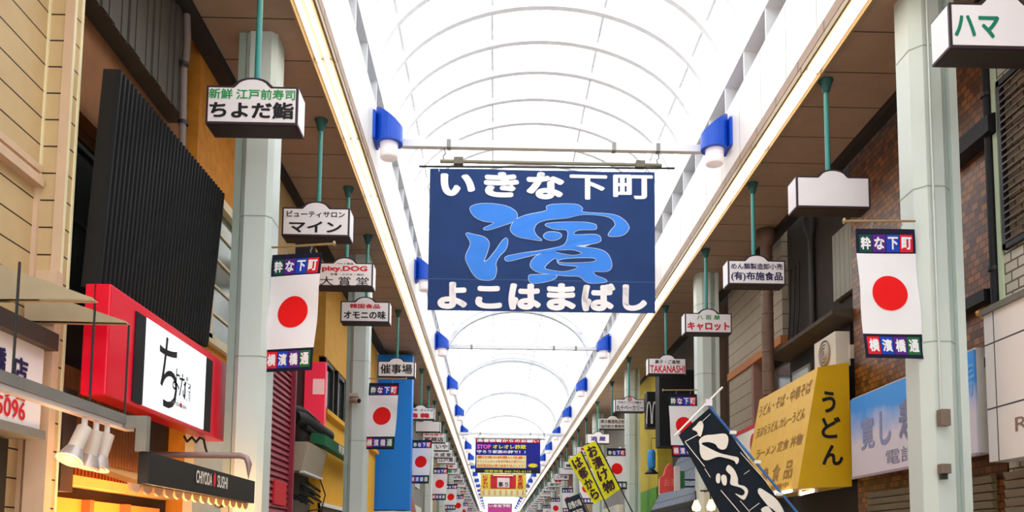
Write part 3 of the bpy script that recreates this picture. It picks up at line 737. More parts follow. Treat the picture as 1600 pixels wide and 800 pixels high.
# black board over the shop front with its brackets, scalloped awning and canopy
XK = -2.32
t = thing('sign_board', 'long black sign board with white letters and red oval over shop front', 'sign', (XK, 6.8, 2.1))
kn = U(232, 731, X=XK); kf = U(398, 762, X=XK); zt = U(232, 706, X=XK).z; zb = U(232, 756, X=XK).z
box_on('board', mat('matte_black_board', '#141315', .5), t, XK - .07, XK, kn.y, kf.y, zb, zt)
XT = XK + .006
ltext('CHIYODA', 306.5, 737, 331.5, 757, XT, offw, t, .02); ltext('SUSHI', 339.5, 744, 355.5, 763, XT, offw, t, .02)
o = MB(); cc = U(335.5, 750, X=XT); flat(o, [(.035 * math.cos(2*PI*k/20), .06 * math.sin(2*PI*k/20)) for k in range(20)], cc, LY, UZ).build('red_oval', red, t)
t = thing('awning', 'scalloped orange cream awning edge under the black sign board', 'awning', (XK, 6.8, 1.9))
aw = mat('cream_orange_canvas', '#eeb489', .8)
mb = MB(); n = 14; y = kn.y - .14; step = (kf.y - y) / n
for k in range(n): mb.prism([(XK - .075, y + k*step, zb - .004), (XK - .075, y + (k+1)*step, zb - .004), (XK - .075, y + (k+.8)*step, zb - .05), (XK - .075, y + (k+.5)*step, zb - .065), (XK - .075, y + (k+.2)*step, zb - .05)], (.02, 0, 0))
mb.build('valance', aw, t)
mb = MB(); mb.hexa([(-3.29, 6.5, zb + .22), (XK - .08, kn.y + .1, zb - .02), (XK - .08, kf.y, zb - .02), (-3.29, kf.y, zb + .22), (-3.29, 6.5, zb + .26), (XK - .08, kn.y + .1, zb + .02), (XK - .08, kf.y, zb + .02), (-3.29, kf.y, zb + .26)])
mb.build('canopy', mat('wooden_canopy', '#d89a55', .7), t)
t = thing('support_frame', 'grey square tube frame carrying the near end of the black sign board', 'frame', tuple(U(236, 700, X=XK)))
q = U(236, 660, X=XK); zq = q.z; yq = kn.y + .03
MB().box(XK - .085, XK - .072 + .06, yq - .06, yq, zt + .002, zq + .04).box(-2.56, XK - .086, yq - .06, yq, zq - .04, zq + .04).build('square_tube', mat('galvanised_steel', '#8d8a80', .5, .3, vary=.25), t)
t = thing('pipe_bracket', 'bent steel pipe bracket above the far end of the black board', 'pipe', tuple(U(392, 710, X=XK)))
yk = kf.y - .1; zk = U(390, 712, X=XK - .03).z
MB().tube([(-3.4, yk, zk), (XK - .12, yk, zk), (XK - .06, yk, zk - .02), (XK - .035, yk, zk - .08), (XK - .035, yk, zt + .003)], .03, 10).build('pipe', mat('rosy_steel_pipe', '#a08a88', .4, .3), t)
t = thing('security_camera', 'round dome camera under the black sign board', 'camera', tuple(U(343, 784, X=-2.5)))
q = U(343, 784, X=-2.5); MB().lathe([(0, .07), (.05, .06), (.06, 0), (.055, -.02)], tuple(q), 16).build('housing', mat('salmon_plastic', '#d08a62', .5), t); MB().lathe([(.05, -.02), (.035, -.05), (0, -.06)], tuple(q), 16).build('dome', black, t)
l = bpy.data.lights.new('shop_glow', 'AREA'); l.energy = 110; l.size = 1.6; l.color = (1, .55, .2); lo = bpy.data.objects.new('shop_glow', l); COL.objects.link(lo); lo.location = (-2.95, 7.0, 1.2); lo.rotation_euler = (PI, 0, 0)
t = thing('shop_bay', 'warm orange lit shop interior below the black sign board', 'shop front', (-3.4, 7.2, 0))
box_on('back_panel', mat('orange_lit_wood', '#e89a44', .6), t, -3.445, -3.37, 6.35, 8.5, 0, 1.96);  # orange shop light partly put into the wood colour
for yy in (6.9, 7.6): box_on('post', slat, t, -3.37, -3.30, yy, yy + .07, 0, 1.96)

# ochre building with narrow window beside the first column
b = thing('building', 'ochre rendered building with cream window frame left of the nearest left column', 'building', (-4.5, 10.2, 0))
box_on('wall', ochre, b, -6, -3.3, 8.9, 11.65, 0, 9.5)
cream = mat('cream_window_frame', '#d8c9a4', .5)
wz1, wz0 = U(362, 350, X=-3.3).z, U(355, 552, X=-3.3).z; wy0, wy1 = 9.35, U(372, 450, X=-3.3).y
f = MB().box(-3.3, -3.24, wy0, wy0 + .1, wz0, wz1).box(-3.3, -3.24, wy1 - .12, wy1, wz0, wz1).box(-3.3, -3.2, wy0 - .05, wy1 + .05, wz1 - .05, wz1 + .06).box(-3.3, -3.24, wy0, wy1, wz0 - .05, wz0 + .05)
for k in range(1, 5): f.box(-3.3, -3.26, wy0, wy1, wz0 + (wz1 - wz0) * k / 5 - .012, wz0 + (wz1 - wz0) * k / 5 + .012)
f = f.build('window', cream, b); MB().box(-3.299, -3.28, wy0 + .1, wy1 - .12, wz0, wz1).build('pane', mat('greenish_glass', '#5c685a', .15, vary=.4, scale=3), f)
box_on('signboard_base', mat('pale_wall_panel', '#d9d2be', .6), b, -3.3, -3.2, 8.92, 11.2, 1.6, 3.3)

# red shutter bay, recess with air conditioner
shut_r = mat('dark_red_shutter', '#922f40', .45, vary=.15)
b = thing('shutter', 'corrugated dark red shutter right of the nearest left column', 'shutter', (-3.2, 12.3, 0))
mb = MB(); z = 0
while z < 4.4: mb.hexa([(-3.4, 11.66, z), (-3.17, 11.66, z), (-3.17, 12.95, z), (-3.4, 12.95, z), (-3.4, 11.66, z + .09), (-3.21, 11.66, z + .09), (-3.21, 12.95, z + .09), (-3.4, 12.95, z + .09)]); z += .09
mb.build('slats', shut_r, b)
box_on('guide_rail', shut_r, b, -3.22, -3.12, 12.95, 13.02, 0, 4.4)
box_on('red_notice', red, b, -3.19, -3.16, 12.05, 12.75, 2.2, 2.55)
b = thing('building', 'cream walled building above the dark red shutter', 'building', (-4.5, 12.3, 4.5))
box_on('wall', mat('tan_render', '#a98b5c', .8, vary=.2), b, -6, -3.22, 11.66, 13.05, 4.41, 9.5)
b = thing('building', 'shaded recessed building between red shutter and yellow building', 'building', (-4.5, 14.4, 0))
box_on('wall', mat('recess_shade', '#1d1a1a', .8), b, -6, -3.52, 13.06, 15.85, 0, 9.5); box_on('shutter_panel', mat('dim_grey_shutter', '#5d564c', .6), b, -3.519, -3.47, 13.1, 15.8, 0, 2.4)  # near-black wall: the shade of the gap put into its colour
YX = 15.0
q0 = U(450, 700, Y=13.6)
t = thing('air_conditioner', 'grey beige box air conditioner hung between red shutter and yellow wall', 'air conditioner', tuple(q0))
acb = mat('grey_beige_metal', '#a89c88', .5)
A = [U(450, 735, Y=13.5), U(476, 737, Y=13.5), U(476, 690, Y=13.5), U(450, 692, Y=13.5)]
xa, xb, za, zz = A[0].x, A[1].x + .05, A[0].z, A[2].z
MB().hexa([(xa, 13.5, za), (xb - .1, 13.5, za), (xb - .1, 15.0, za), (xa, 15.0, za), (xa, 13.5, zz), (xb, 13.5, zz), (xb, 15.0, zz), (xa, 15.0, zz)]).build('casing', acb, t, .01)
MB().box(xb - .14, xb - .06, 13.52, 14.98, za - .03, za + .002).build('drip_rail', white, t)
MB().tube([(xb - .1, 14.9, za), (xb, 14.95, za - .3), (xb - .05, 14.9, za - .55), (xb - .25, 14.7, za - .6)], .012, 6).build('hose', black, t)
t = thing('wiring', 'tangle of dark brackets and cables under the grey air conditioner', 'cables', (xa, 14, za - .4))
mb = MB(); random.seed(3)
for k in range(9):
    y = 13.5 + random.random() * 1.2; x = xa + random.random() * .25; z = za - .12 - random.random() * .3
    mb.tube([(x, y, z), (x + .1, y + .2, z - .1), (x - .05, y + .35, z + .02), (x + .12, y + .5, z - .12)], .018, 6)
mb.build('cables', black, t)
t = thing('lit_sign', 'narrow glowing red and pink sign standing out from the yellow building', 'sign', tuple(U(490, 640, Y=15.2)))
a = U(477, 565, Y=15.2); c = U(506, 668, Y=15.2)
box_on('panel', mat('red_pink_light_sign', '#f0304c', .4, emit=.35), t, a.x, c.x, 15.2, 15.34, c.z, a.z); box_on('pale_square', mat('pale_pink_print', '#ffc4c0', .4, emit=.3), t, U(489, 600, Y=15.2).x, c.x - .01, 15.195, 15.2, U(490, 616, Y=15.2).z, U(490, 592, Y=15.2).z)
box_on('frame', darkst, t, a.x - .05, a.x - .002, 15.2, 15.34, c.z, a.z)
# yellow building
yel_w = mat('yellow_render', '#f6b52a', .8, vary=.12, scale=9)
b = thing('building', 'bright yellow building with dark windows behind the second left column', 'building', (-4.5, 19, 0))
box_on('wall', yel_w, b, -6, -3.3, 15.9, 23.0, 0, 4.2); box_on('upper_wall', mat('yellow_ochre_render', '#dca544', .8, vary=.2), b, -6, -3.3, 15.9, 23.0, 5.25, 9.5)
box_on('wall', yel_w, b, -6, -3.42, 15.9, 23.0, 4.2, 5.25); box_on('sill', yel_w, b, -3.35, -3.2, 15.88, 23.0, 4.13, 4.22)
for k in range(5):
    fy = 16.0 + k * 1.25
    f = MB().box(-3.42, -3.28, fy, fy + .08, 4.23, 5.24).box(-3.42, -3.32, fy + .95, fy + 1.03, 4.23, 5.24).box(-3.42, -3.32, fy, fy + 1.03, 5.16, 5.24).box(-3.42, -3.32, fy, fy + 1.03, 4.23, 4.31).build('window', darkst, b); MB().box(-3.419, -3.38, fy + .08, fy + .95, 4.31, 5.16).build('pane', glass, f)
box_on('shop_fascia', mat('brown_shop_fascia', '#4b3524', .7), b, -3.34, -3.25, 15.9, 23, .0, 2.35); box_on('cornice', offw, b, -3.35, -3.22, 15.9, 23, 2.35, 2.42)
t = thing('awning', 'green awning with pale lettering on the yellow building', 'awning', tuple(U(528, 690, X=-2.95)))
gr = mat('dark_green_canvas', '#1d6b45', .7); 
ga, gb_ = U(512, 685, X=-2.9), U(546, 700, X=-2.9)
MB().hexa([(-3.195, ga.y, ga.z - .07), (-2.95, ga.y, ga.z - .12), (-2.95, 18.5, ga.z - .12), (-3.195, 18.5, ga.z - .07), (-3.195, ga.y, ga.z + .1), (-2.95, ga.y, ga.z + .07), (-2.95, 18.5, ga.z + .07), (-3.195, 18.5, ga.z + .1)]).build('canopy', gr, t)
tb = thing('rolled_awning', 'black rolled up awning bundle above the grey beige air conditioner', 'awning', tuple(U(480, 665, Y=14.3)))
mb = MB(); pts = [U(458, 652, Y=13.7), U(472, 655, Y=14.1), U(490, 668, Y=14.8), U(512, 682, Y=15.6)]
mb.tube(pts, .13, 12).tube([p + Vector((-.05, 0, .14)) for p in pts[:3]], .09, 10).tube([p + Vector((.03, 0, -.12)) for p in pts[1:]], .07, 10); mb.build('roll', black, tb)
MB().tube([U(478, 640, Y=14.2), U(500, 660, Y=14.9), U(480, 662, Y=14.4)], .015, 6).build('arm', greyst, tb)
letter('喫茶', (-2.945, (ga.y + 17.6) / 2, ga.z - .02), LY, UZ, .6, .16, offw, t, .03)
t = thing('security_camera', 'small bullet camera mounted on the second left column', 'camera', tuple(U(556, 628, Y=15.38)))
q = U(556, 622, Y=15.38); MB().box(q.x - .09, q.x + .07, 15.2, 15.41, q.z - .0, q.z + .06).build('bracket', mat('beige_plastic', '#b9a99a', .5), t); MB().tube([(q.x - .07, 15.3, q.z - .05), (q.x + .1, 15.1, q.z - .1)], .05, 12).build('body', mat('beige_plastic', '#b9a99a', .5), t); MB().tube([(q.x + .1, 15.1, q.z - .1), (q.x + .11, 15.09, q.z - .103)], .04, 12).build('lens', black, t)
# blue wall
YBL = 23.2
a = U(579, 540, Y=YBL); c = U(640, 797, Y=YBL)
b = thing('building', 'plain bright blue side wall rising behind the second left flag', 'building', (-3, YBL, 0))
box_on('blue_wall', mat('bright_blue_sheet', '#0c84f2', .5, vary=.05, scale=2), b, -6, c.x, YBL, 23.66, c.z, SZ - .12); box_on('white_base', offw, b, -6, c.x - .03, YBL + .02, 23.66, 0, c.z - .03)
box_on('street_face', mat('white_wall', '#d8d6d0', .7), b, -6, -3.0, 23.661, 25.6, 0, SZ - .13)
# farther left-hand fronts
cols = ['#7a4a38', '#8c8a84', '#b49a78', '#6b3a34', '#9a8d7c', '#a58f5e', '#5f5b58']
y = 25.65; k = 0
while y < 130:
    L_ = 6 + (k * 37 % 5); m = mat('far_wall_' + 'abcdefg'[k % 7], cols[k % 7], .8, vary=.2)
    for side, x0, x1 in (('left', -3.35 - .1 * (k % 2), -7), ('right', 4.85 + .1 * (k % 2), 9)):
        if side == 'right' and y < 28: continue
        t = thing('building', f'distant narrow shop building mostly hidden behind the far {side} signs', 'building', (x0, y, 0), f'distant shop buildings on the {side}')
        box_on('wall', m, t, x0, x1, y + .01, y + L_ - .01, 0, 9)
        s = 1 if side == 'left' else -1
        box_on('shop_fascia', mat('far_fascia_' + 'abcd'[k % 4], ['#b8302c', '#d8d2c6', '#2c5a8a', '#c79a3a'][k % 4], .6), t, x0, x0 + s * .25, y + .3, y + L_ - .3, 2.5, 3.3)
        for j in range(2):
            wy = y + .8 + j * (L_ / 2 - .3)
            f = box_on('window', offw, t, x0, x0 + s * .06, wy, wy + 1.6, 4.2, 5.6); MB().box(x0, x0 + s * .07, wy + .08, wy + 1.52, 4.28, 5.52).build('pane', glass, f)
    y += L_; k += 1
t = thing('round_awning', 'reddish brown rounded awning below the third left flag', 'awning', tuple(U(650, 790, Y=25.9)))
q = U(640, 745, Y=25.7); q1 = U(662, 745, Y=25.7)
MB().prism([(-3.09 + .55 * math.cos(PI / 2 * k / 8), 25.9, 1.7 + 1.9 * math.sin(PI / 2 * k / 8)) for k in range(9)] + [(-3.09, 25.9, 1.7)], (0, 2.4, 0)).build('canopy', mat('red_brown_canvas', '#8c4a38', .7), t)
# ================================================================ right-hand buildings
wb = bricks('white_tile_brick', '#cfc6b4', '#bfb4a0', '#5a4e44', .2, .1, .4, .010)
bt = bricks('brown_mixed_tile', '#8f5522', '#45240f', '#22140c', .115, .075, .35, .006)
b = thing('building', 'white tiled building at the right edge of the photo', 'building', (5.5, 3, 0))
box_on('wall', wb, b, 4.95, 8, -6, 7.92, 0, 9.5); box_on('corner_trim', mat('pale_green_trim', '#c6d5b4', .5), b, 4.93, 4.96, 7.86, 7.93, 2.5, 9.5)
t = thing('drain_pipe', 'black drain pipe at the corner of white and brown tiled walls', 'pipe', (4.92, 7.98, 3.6))
MB().tube([(4.92, 7.98, 3.6), (4.92, 7.98, 9.4)], .04, 10).build('pipe', black, t)
for z in (4.4, 6.2): MB().lathe([(.055, -.02), (.055, .02)], (4.92, 7.98, z), 12).build('clip', darkst, t)
t = thing('louvre_shutter', 'dark brown louvred shutter on the white tiled wall', 'shutter', (4.9, 7.4, 4.5))
lz1, lz0 = U(1570, 118, X=4.92).z, U(1568, 392, X=4.92).z; ly1 = U(1564, 260, X=4.92).y; lou = mat('dark_brown_louvre', '#5a4a42', .5)
MB().box(4.9, 4.95, 5.9, 5.95, lz0, lz1).box(4.9, 4.95, ly1 - .05, ly1, lz0, lz1).box(4.9, 4.95, 5.9, ly1, lz1 - .06, lz1).box(4.9, 4.95, 5.9, ly1, lz0, lz0 + .05).build('frame', darkst, t)
mb = MB(); z = lz0 + .06
while z < lz1 - .1: mb.hexa([(4.945, 5.95, z + .03), (4.90, 5.95, z), (4.90, ly1 - .05, z), (4.945, ly1 - .05, z + .03), (4.945, 5.95, z + .05), (4.90, 5.95, z + .02), (4.90, ly1 - .05, z + .02), (4.945, ly1 - .05, z + .05)]); z += .07
mb.build('slats', lou, t)
t = thing('panel_sign', 'big white panelled sign box with dark joints at the right edge', 'sign', (4.75, 6.7, 2.4))
XS = 4.7; zt = U(1545, 490, X=XS).z; zb = U(1548, 722, X=XS).z; y1 = U(1541, 600, X=XS).y
box_on('panels', joints('white_sign_panels', '#e9e0dc', '#3b3030', 2, .62, .016, .35, vary=.03, axis2=1, period2=.62, phase2=.4, phase=.15), t, XS, 4.948, 4.2, y1, zb, zt)
box_on('top_cap', mat('grey_green_cap', '#6f6a5e', .5), t, XS - .03, 4.948, 4.2, y1 + .02, zt, zt + .06)
def rtext(txt, x0, y0, x1, y1, X, m, parent, bold=.03, name='lettering', res=3):
    a = U(x0, (y0 + y1) / 2, X=X); c = U(x1, (y0 + y1) / 2, X=X); mid = U((x0 + x1) / 2, (y0 + y1) / 2, X=X); h = U((x0 + x1) / 2, y0, X=X).z - U((x0 + x1) / 2, y1, X=X).z
    return letter(txt, (X, (a.y + c.y) / 2, mid.z), RYn, UZ, abs(c.y - a.y), h, m, parent, bold, res, name)
rtext('R', 1586, 650, 1606, 672, XS - .005, mat('bronze_letter', '#8a6a62', .4), t, .0)
# brown tile building
b = thing('building', 'brown mixed tile building behind the nearest right column', 'building', (6, 10, 0))
box_on('wall', bt, b, 5.0, 8, 8.03, 11.4, 0, 9.5)
t = thing('shop_lamp', 'long black sign lamp box fixed to the brown tiled wall', 'lamp', tuple(U(1520, 200, X=4.85)))
q = U(1543, 178, X=4.85); q2 = U(1488, 222, X=4.85)
MB().hexa([(4.85, q.y, q.z - .17), (5.0, q.y, q.z - .2), (5.0, q2.y + .9, q.z - .2), (4.85, q2.y + .9, q.z - .17), (4.85, q.y, q.z), (5.0, q.y, q.z + .04), (5.0, q2.y + .9, q.z + .04), (4.85, q2.y + .9, q.z)]).build('box', black, t)
t = thing('shop_lamp', 'dark sign lamp ledge on the brown tiled wall near the white panel sign', 'lamp', tuple(U(1530, 455, X=4.85)))
q = U(1548, 445, X=4.88); MB().box(4.88, 5.0, q.y + .12, q.y + 1.1, q.z - .12, q.z).build('box', black, t)
for k in range(2): p = U(1530 + 8 * k, 490 + 5 * k, X=4.86); MB().lathe([(0, -.03), (.03, -.02), (.035, .02), (0, .04)], tuple(p), 10).tube([p, (5.0, p.y, p.z + .05)], .008, 6).build('bulb', mat('amber_glass_bulb', '#c09040', .3), t)
# light blue sign
t = thing('lightbox_sign', 'faded light blue and white sign box behind the nearest right column', 'sign', (4.8, 9.6, 2.6))
XQ = 4.75; zt = U(1432, 583, X=XQ).z; zb = U(1432, 726, X=XQ).z; ya = U(1525, 640, X=XQ).y; yb = U(1330, 690, X=XQ).y
m = mat('pale_blue_sign_face', '#9cc0e4', .4, vary=.05); nt = m.node_tree
g = nt.nodes.new('ShaderNodeNewGeometry'); s = nt.nodes.new('ShaderNodeSeparateXYZ'); nt.links.new(g.outputs['Position'], s.inputs[0])
nz = nt.nodes.new('ShaderNodeTexNoise'); nz.inputs['Scale'].default_value = 2.5; nt.links.new(g.outputs['Position'], nz.inputs['Vector'])
ad = nt.nodes.new('ShaderNodeMath'); ad.operation = 'MULTIPLY_ADD'; ad.inputs[1].default_value = .5; nt.links.new(nz.outputs['Fac'], ad.inputs[0]); nt.links.new(s.outputs[2], ad.inputs[2])
mr = nt.nodes.new('ShaderNodeMapRange'); mr.inputs[1].default_value = zb + .70; mr.inputs[2].default_value = zb + 1.05; nt.links.new(ad.outputs[0], mr.inputs[0])
rp = nt.nodes.new('ShaderNodeValToRGB'); rp.color_ramp.elements[0].color = lin('#d5cdd8'); rp.color_ramp.elements[1].color = lin('#3a96ea'); nt.links.new(mr.outputs[0], rp.inputs[0])
nt.links.new(rp.outputs[0], nt.nodes['Principled BSDF'].inputs['Base Color'])
box_on('face', m, t, XQ, XQ + .02, ya, yb, zb, zt)
box_on('casing', mat('grey_white_casing', '#cfc9c4', .5), t, XQ + .021, 4.94, ya - .0, yb, zb, zt + .02)
box_on('vent', darkst, t, XQ + .10, XQ + .15, ya - .006, ya, zt - .18, zt - .08)
box_on('bottom_rail', mat('mauve_rail', '#a08f98', .5), t, XQ - .015, XQ + .022, ya, yb, zb - .03, zb)
gh = mat('faded_purple_ink', '#8a90b8', .6); gh2 = mat('faded_brown_ink', '#7d7f9e', .6)
rtext('寿', 1404, 622, 1428, 690, XQ - .004, gh2, t, .03); rtext('し', 1374, 640, 1392, 695, XQ - .004, gh, t, .03); rtext('寛', 1345, 650, 1366, 702, XQ - .004, gh, t, .02)
rtext('電話', 1384, 698, 1432, 722, XQ - .004, gh2, t, .0); 
o = rtext('寿', 1506, 565, 1522, 620, XQ - .004, mat('pale_blue_print', '#6db3ee', .6), t, .0)
# grey shutters under the signs
sh = mat('grey_olive_shutter', '#77694f', .5)
for lab, y0, y1 in (('grey slatted roller shutter under the faded blue sign', 8.2, 11.0), ('brown slatted roller shutter under the white panel sign', 6.9, 7.91)):
    t = thing('roller_shutter', lab, 'shutter', (4.96, y0, 0))
    x = 4.975 if y0 > 8.1 else 4.925
    mb = MB(); z = 0
    while z < 2.35: mb.hexa([(x + .02, y0, z), (x - .02, y0, z), (x - .02, y1, z), (x + .02, y1, z), (x + .02, y0, z + .08), (x - .045, y0, z + .07), (x - .045, y1, z + .07), (x + .02, y1, z + .08)]); z += .085
    mb.build('slats', sh if y0 > 8.1 else mat('brown_shutter', '#8a7660', .5), t)
# boxes on the column
for k, (x, y0, y1, l) in enumerate(((1474, 640, 666, 'upper grey switch box on the nearest right column'), (1475, 725, 749, 'lower brown switch box on the nearest right column'))):
    a = U(x - 8, y0, Y=7.5); c = U(x + 8, y1, Y=7.5); t = thing('switch_box', l, 'box', tuple(U(x, y1, Y=7.5)))
    MB().box(a.x, c.x, 7.45, 7.535, c.z + (0 if k == 0 else .05), a.z).build('cover', mat('brown_grey_plastic', '#77685c', .5), t, .006)
    if k: MB().box(a.x + .02, c.x - .02, 7.48, 7.535, c.z, c.z + .05).build('socket', darkst, t)
t = thing('conduit', 'thin conduit running down the front of the nearest right column', 'pipe', (U(1470, 640, Y=7.5).x, 7.52, 3))
q = U(1471, 640, Y=7.52); MB().tube([(q.x, 7.522, q.z), (q.x, 7.522, SZ - .01)], .010, 6).build('pipe', col_m, t)
# dark concrete building with canopy, pipes
conc = mat('dark_stained_concrete', '#2f2822', .85, vary=.35, scale=3)
b = thing('building', 'dark stained concrete building above the yellow sign', 'building', (6, 13, 0))
box_on('wall', conc, b, 5.1, 8, 11.45, 14.2, 0, 9.5); box_on('grey_cladding', joints('grey_board_cladding', '#8d8a80', '#45423c', 1, .16, .012), b, 5.02, 5.1, 11.45, 12.1, 5.3, 6.3)
zc = U(1300, 470, X=4.55).z; 
MB().hexa([(4.75, 11.5, zc - .04), (5.1, 11.5, zc - .12), (5.1, 14.3, zc - .12), (4.75, 14.3, zc - .04), (4.75, 11.5, zc + .02), (5.1, 11.5, zc + .06), (5.1, 14.3, zc + .06), (4.75, 14.3, zc + .02)]).build('canopy_slab', mat('weathered_slab', '#4d4136', .8, vary=.3), b)
box_on('recess_shade', dark, b, 5.04, 5.1, 11.6, 13.9, 2.6, zc - .14)  # dark sheet in place of the shade under the slab
f = box_on('window', mat('grey_frame', '#77756f', .5), b, 5.02, 5.1, 13.1, 13.9, 3.6, 4.6); MB().box(5.01, 5.1, 13.15, 13.85, 3.66, 4.54).build('pane', mat('pale_glass', '#aab4b2', .15), f)
t = thing('drain_pipe', 'thin black drain pipe on the dark concrete wall', 'pipe', (5.05, 13.0, zc))
MB().tube([(5.05, 13.0, zc + .07), (5.05, 13.0, 6.6)], .05, 10).lathe([(.05, 6.6), (.12, 6.8), (.12, 6.95)], (5.05, 13.0, 0), 12).build('pipe', mat('dark_pipe', '#2b2623', .5), t)
t = thing('cable', 'loose black cables draped on the dark concrete building', 'cable', (5.05, 13.5, 4.5))
mb = MB()
for k in range(3): mb.tube([(5.04, 13.5 + .2 * k, 6.4), (5.0, 13.45 + .22 * k, 5.6), (5.03, 13.7 + .2 * k, 5.0), (4.99, 13.6 + .15 * k, zc + .09)], .012, 6)
mb.build('cable', black, t)
t = thing('pipe', 'wide ribbed brown duct pipe rising beside the cream siding', 'pipe', (4.62, 13.9, 3.9))
bp = mat('brown_duct', '#6f5548', .5, vary=.25)
MB().tube([(4.62, 13.9, 4.22), (4.62, 13.9, 7.0)], .1, 16).lathe([(.1, 6.8), (.16, 6.9), (.16, 7.09), (0, 7.09)], (4.62, 13.9, 0), 16).build('duct', bp, t)
for k in range(8): MB().lathe([(.1, -.015), (.112, 0), (.1, .015)], (4.62, 13.9, 4.3 + .33 * k), 16).build('rib', bp, t)
# air conditioner on a bracket
t = thing('air_conditioner', 'cream outdoor air conditioner unit standing above the yellow sign', 'air conditioner', (4.83, 11.9, 4.1))
a = U(1304, 517, Y=11.62); c = U(1340, 572, Y=11.62); acw = mat('cream_white_plastic', '#d9cfc2', .45)
box_on('casing', acw, t, a.x, c.x + .02, 11.62, 12.4, c.z, a.z, bevel=.015)
zc2 = (a.z + c.z) / 2
MB().lathe([(.2, -.02), (.2, 0), (.18, 0), (.18, -.01), (0, -.01)], (a.x, 11.98, zc2), 24, 'X').build('fan_grille', mat('dark_grille', '#a5988a', .5), t)
mb = MB()
for r in (.05, .1, .15): mb.lathe([(r, -.022), (r + .01, -.022), (r + .01, -.012), (r, -.012), (r, -.022)], (a.x, 11.98, zc2), 24, 'X')
mb.build('grille_rings', acw, t)
box_on('bracket', darkst, t, a.x, 5.1, 11.7, 11.75, c.z - .06, c.z); box_on('bracket', darkst, t, a.x, 5.1, 12.25, 12.3, c.z - .06, c.z)
box_on('valve_cover', acw, t, c.x - .12, c.x - .02, 11.59, 11.62, zc2 - .15, zc2 + .05)
# yellow wedge sign
yl = mat('yellow_vinyl', '#d8a800', .5, vary=.1); yl2 = mat('weathered_yellow_vinyl', '#e2b23e', .5, vary=.12)
t = thing('wedge_sign', 'yellow wedge shaped awning sign with black brush letters on its end', 'sign', (4.6, 12, 2.5))
Yw = 11.42; Yv = 14.0
tl_, tr_, br_, bl_ = U(1278, 574, Y=Yw), U(1326, 566, Y=Yw), U(1331, 760, Y=Yw), U(1246, 763, Y=Yw)
far = [Vector((p.x, Yv, p.z)) for p in (tl_, tr_, br_, bl_)]
mb = MB(); mb.hexa([bl_, br_, far[2], far[3], tl_, tr_, far[1], far[0]]); mb.build('body', yl2, t)
mb = MB(); mb.prism([p + Vector((0, -.004, 0)) for p in (tl_, tr_, br_, bl_)], (0, .003, 0)); mb.build('end_panel', yl, t)
mb = MB()
for ch, (x0, y0, x1, y1) in zip('うどん', ((1284, 611, 1306, 645), (1283, 651, 1314, 685), (1284, 695, 1318, 727))):
    a = U(x0, y0, Y=Yw - .01); c = U(x1, y1, Y=Yw - .01); letter(ch, ((a.x + c.x) / 2, Yw - .01, (a.z + c.z) / 2), RX, UZ, c.x - a.x, a.z - c.z, black, t, .03, 4)
# faded menu text on the sloping long face
upv = (tl_ - bl_); sl = upv.length; nrm = RYn.cross(upv.normalized()); nrm = -nrm if nrm.x > 0 else nrm
fade = mat('faded_brown_lettering', '#a0793c', .7)
for txt, v, cy, ww, hh in (('うどん・そば・中華そば', .86, .5, .9, .12), ('天ぷらうどん カレーうどん', .64, .5, .85, .1), ('ラーメン 定食 丼物', .42, .45, .8, .1), ('大 衆 食 品', .18, .5, .7, .16), ('営業中', .05, .3, .3, .05)):
    c = bl_ + upv * v + Vector((0, (Yv - Yw) * cy, 0)) + nrm * .006
    if ' ' in txt and len(txt) == 7:
        for k, ch in enumerate(txt.split()): letter(ch, c + RYn * ((k - 1.5) / 3.4 * ww * (Yv - Yw)), RYn, upv, .13 * (Yv - Yw), hh * sl, fade, t, .01, 2)
    else: letter(txt, c, RYn, upv, ww * (Yv - Yw), hh * sl, fade, t, .01, 2)
t2 = mat('lit_short_tube', '#fff4dc', .4, emit=5.0)
for k, (x0, x1) in enumerate(((1216, 1246), (1256, 1281))):
    p = U(x0, 771, Y=11.8 + .0); q = U(x1, 765, Y=11.5)
    t = thing('tube_lamp', ('left' if k == 0 else 'right') + ' short lit fluorescent tube under the yellow wedge sign', 'lamp', tuple((p + q) / 2), 'tubes under the yellow sign')
    MB().tube([p + Vector((0, .15, 0)), q + Vector((0, .15, 0))], .022, 10).build('tube', t2, t); d = (q - p).normalized()
    for e, s in ((p, -1), (q, 1)): MB().box(e.x - .02, e.x + .02, e.y + .12, e.y + .18, e.z - .025, e.z + .05).build('holder', white, t)
# cream siding building
side = joints('cream_board_siding', '#a39581', '#40352b', 2, .26, .014, .6, vary=.15)
b = thing('building', 'cream board sided building behind the brown duct pipe', 'building', (6, 16, 0))
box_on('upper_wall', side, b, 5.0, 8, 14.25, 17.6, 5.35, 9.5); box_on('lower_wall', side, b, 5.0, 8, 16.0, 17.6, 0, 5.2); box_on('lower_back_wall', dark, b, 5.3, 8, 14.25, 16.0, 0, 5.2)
box_on('orange_band', mat('orange_wood_band', '#b5703c', .6), b, 4.96, 8, 14.25, 17.6, 5.2, 5.35)
f = box_on('window', mat('rosy_window_frame', '#9a7468', .6), b, 4.98, 5.3, 15.86, 16.0, 2.8, 5.2)
f = box_on('window', darkst, b, 5.25, 5.3, 14.4, 15.8, 3.6, 5.0); MB().box(5.23, 5.3, 14.46, 15.74, 3.66, 4.94).build('pane', glass, f)
b = thing('building', 'dark brown building with posts right of the second right column', 'building', (6, 19, 0))
box_on('wall', mat('dark_brown_render', '#43352b', .8, vary=.3), b, 5.05, 8, 17.65, 23.6, 0, 9.5)
for yy in (18.0, 18.9): box_on('timber_post', mat('brown_post', '#5f4a3a', .7), b, 4.9, 5.05, yy, yy + .25, 2.6, 7.0)
t = thing('shop_sign', 'white sign with red edge and red letters behind the leaning black banner', 'sign', tuple(U(1168, 690, X=4.8)))
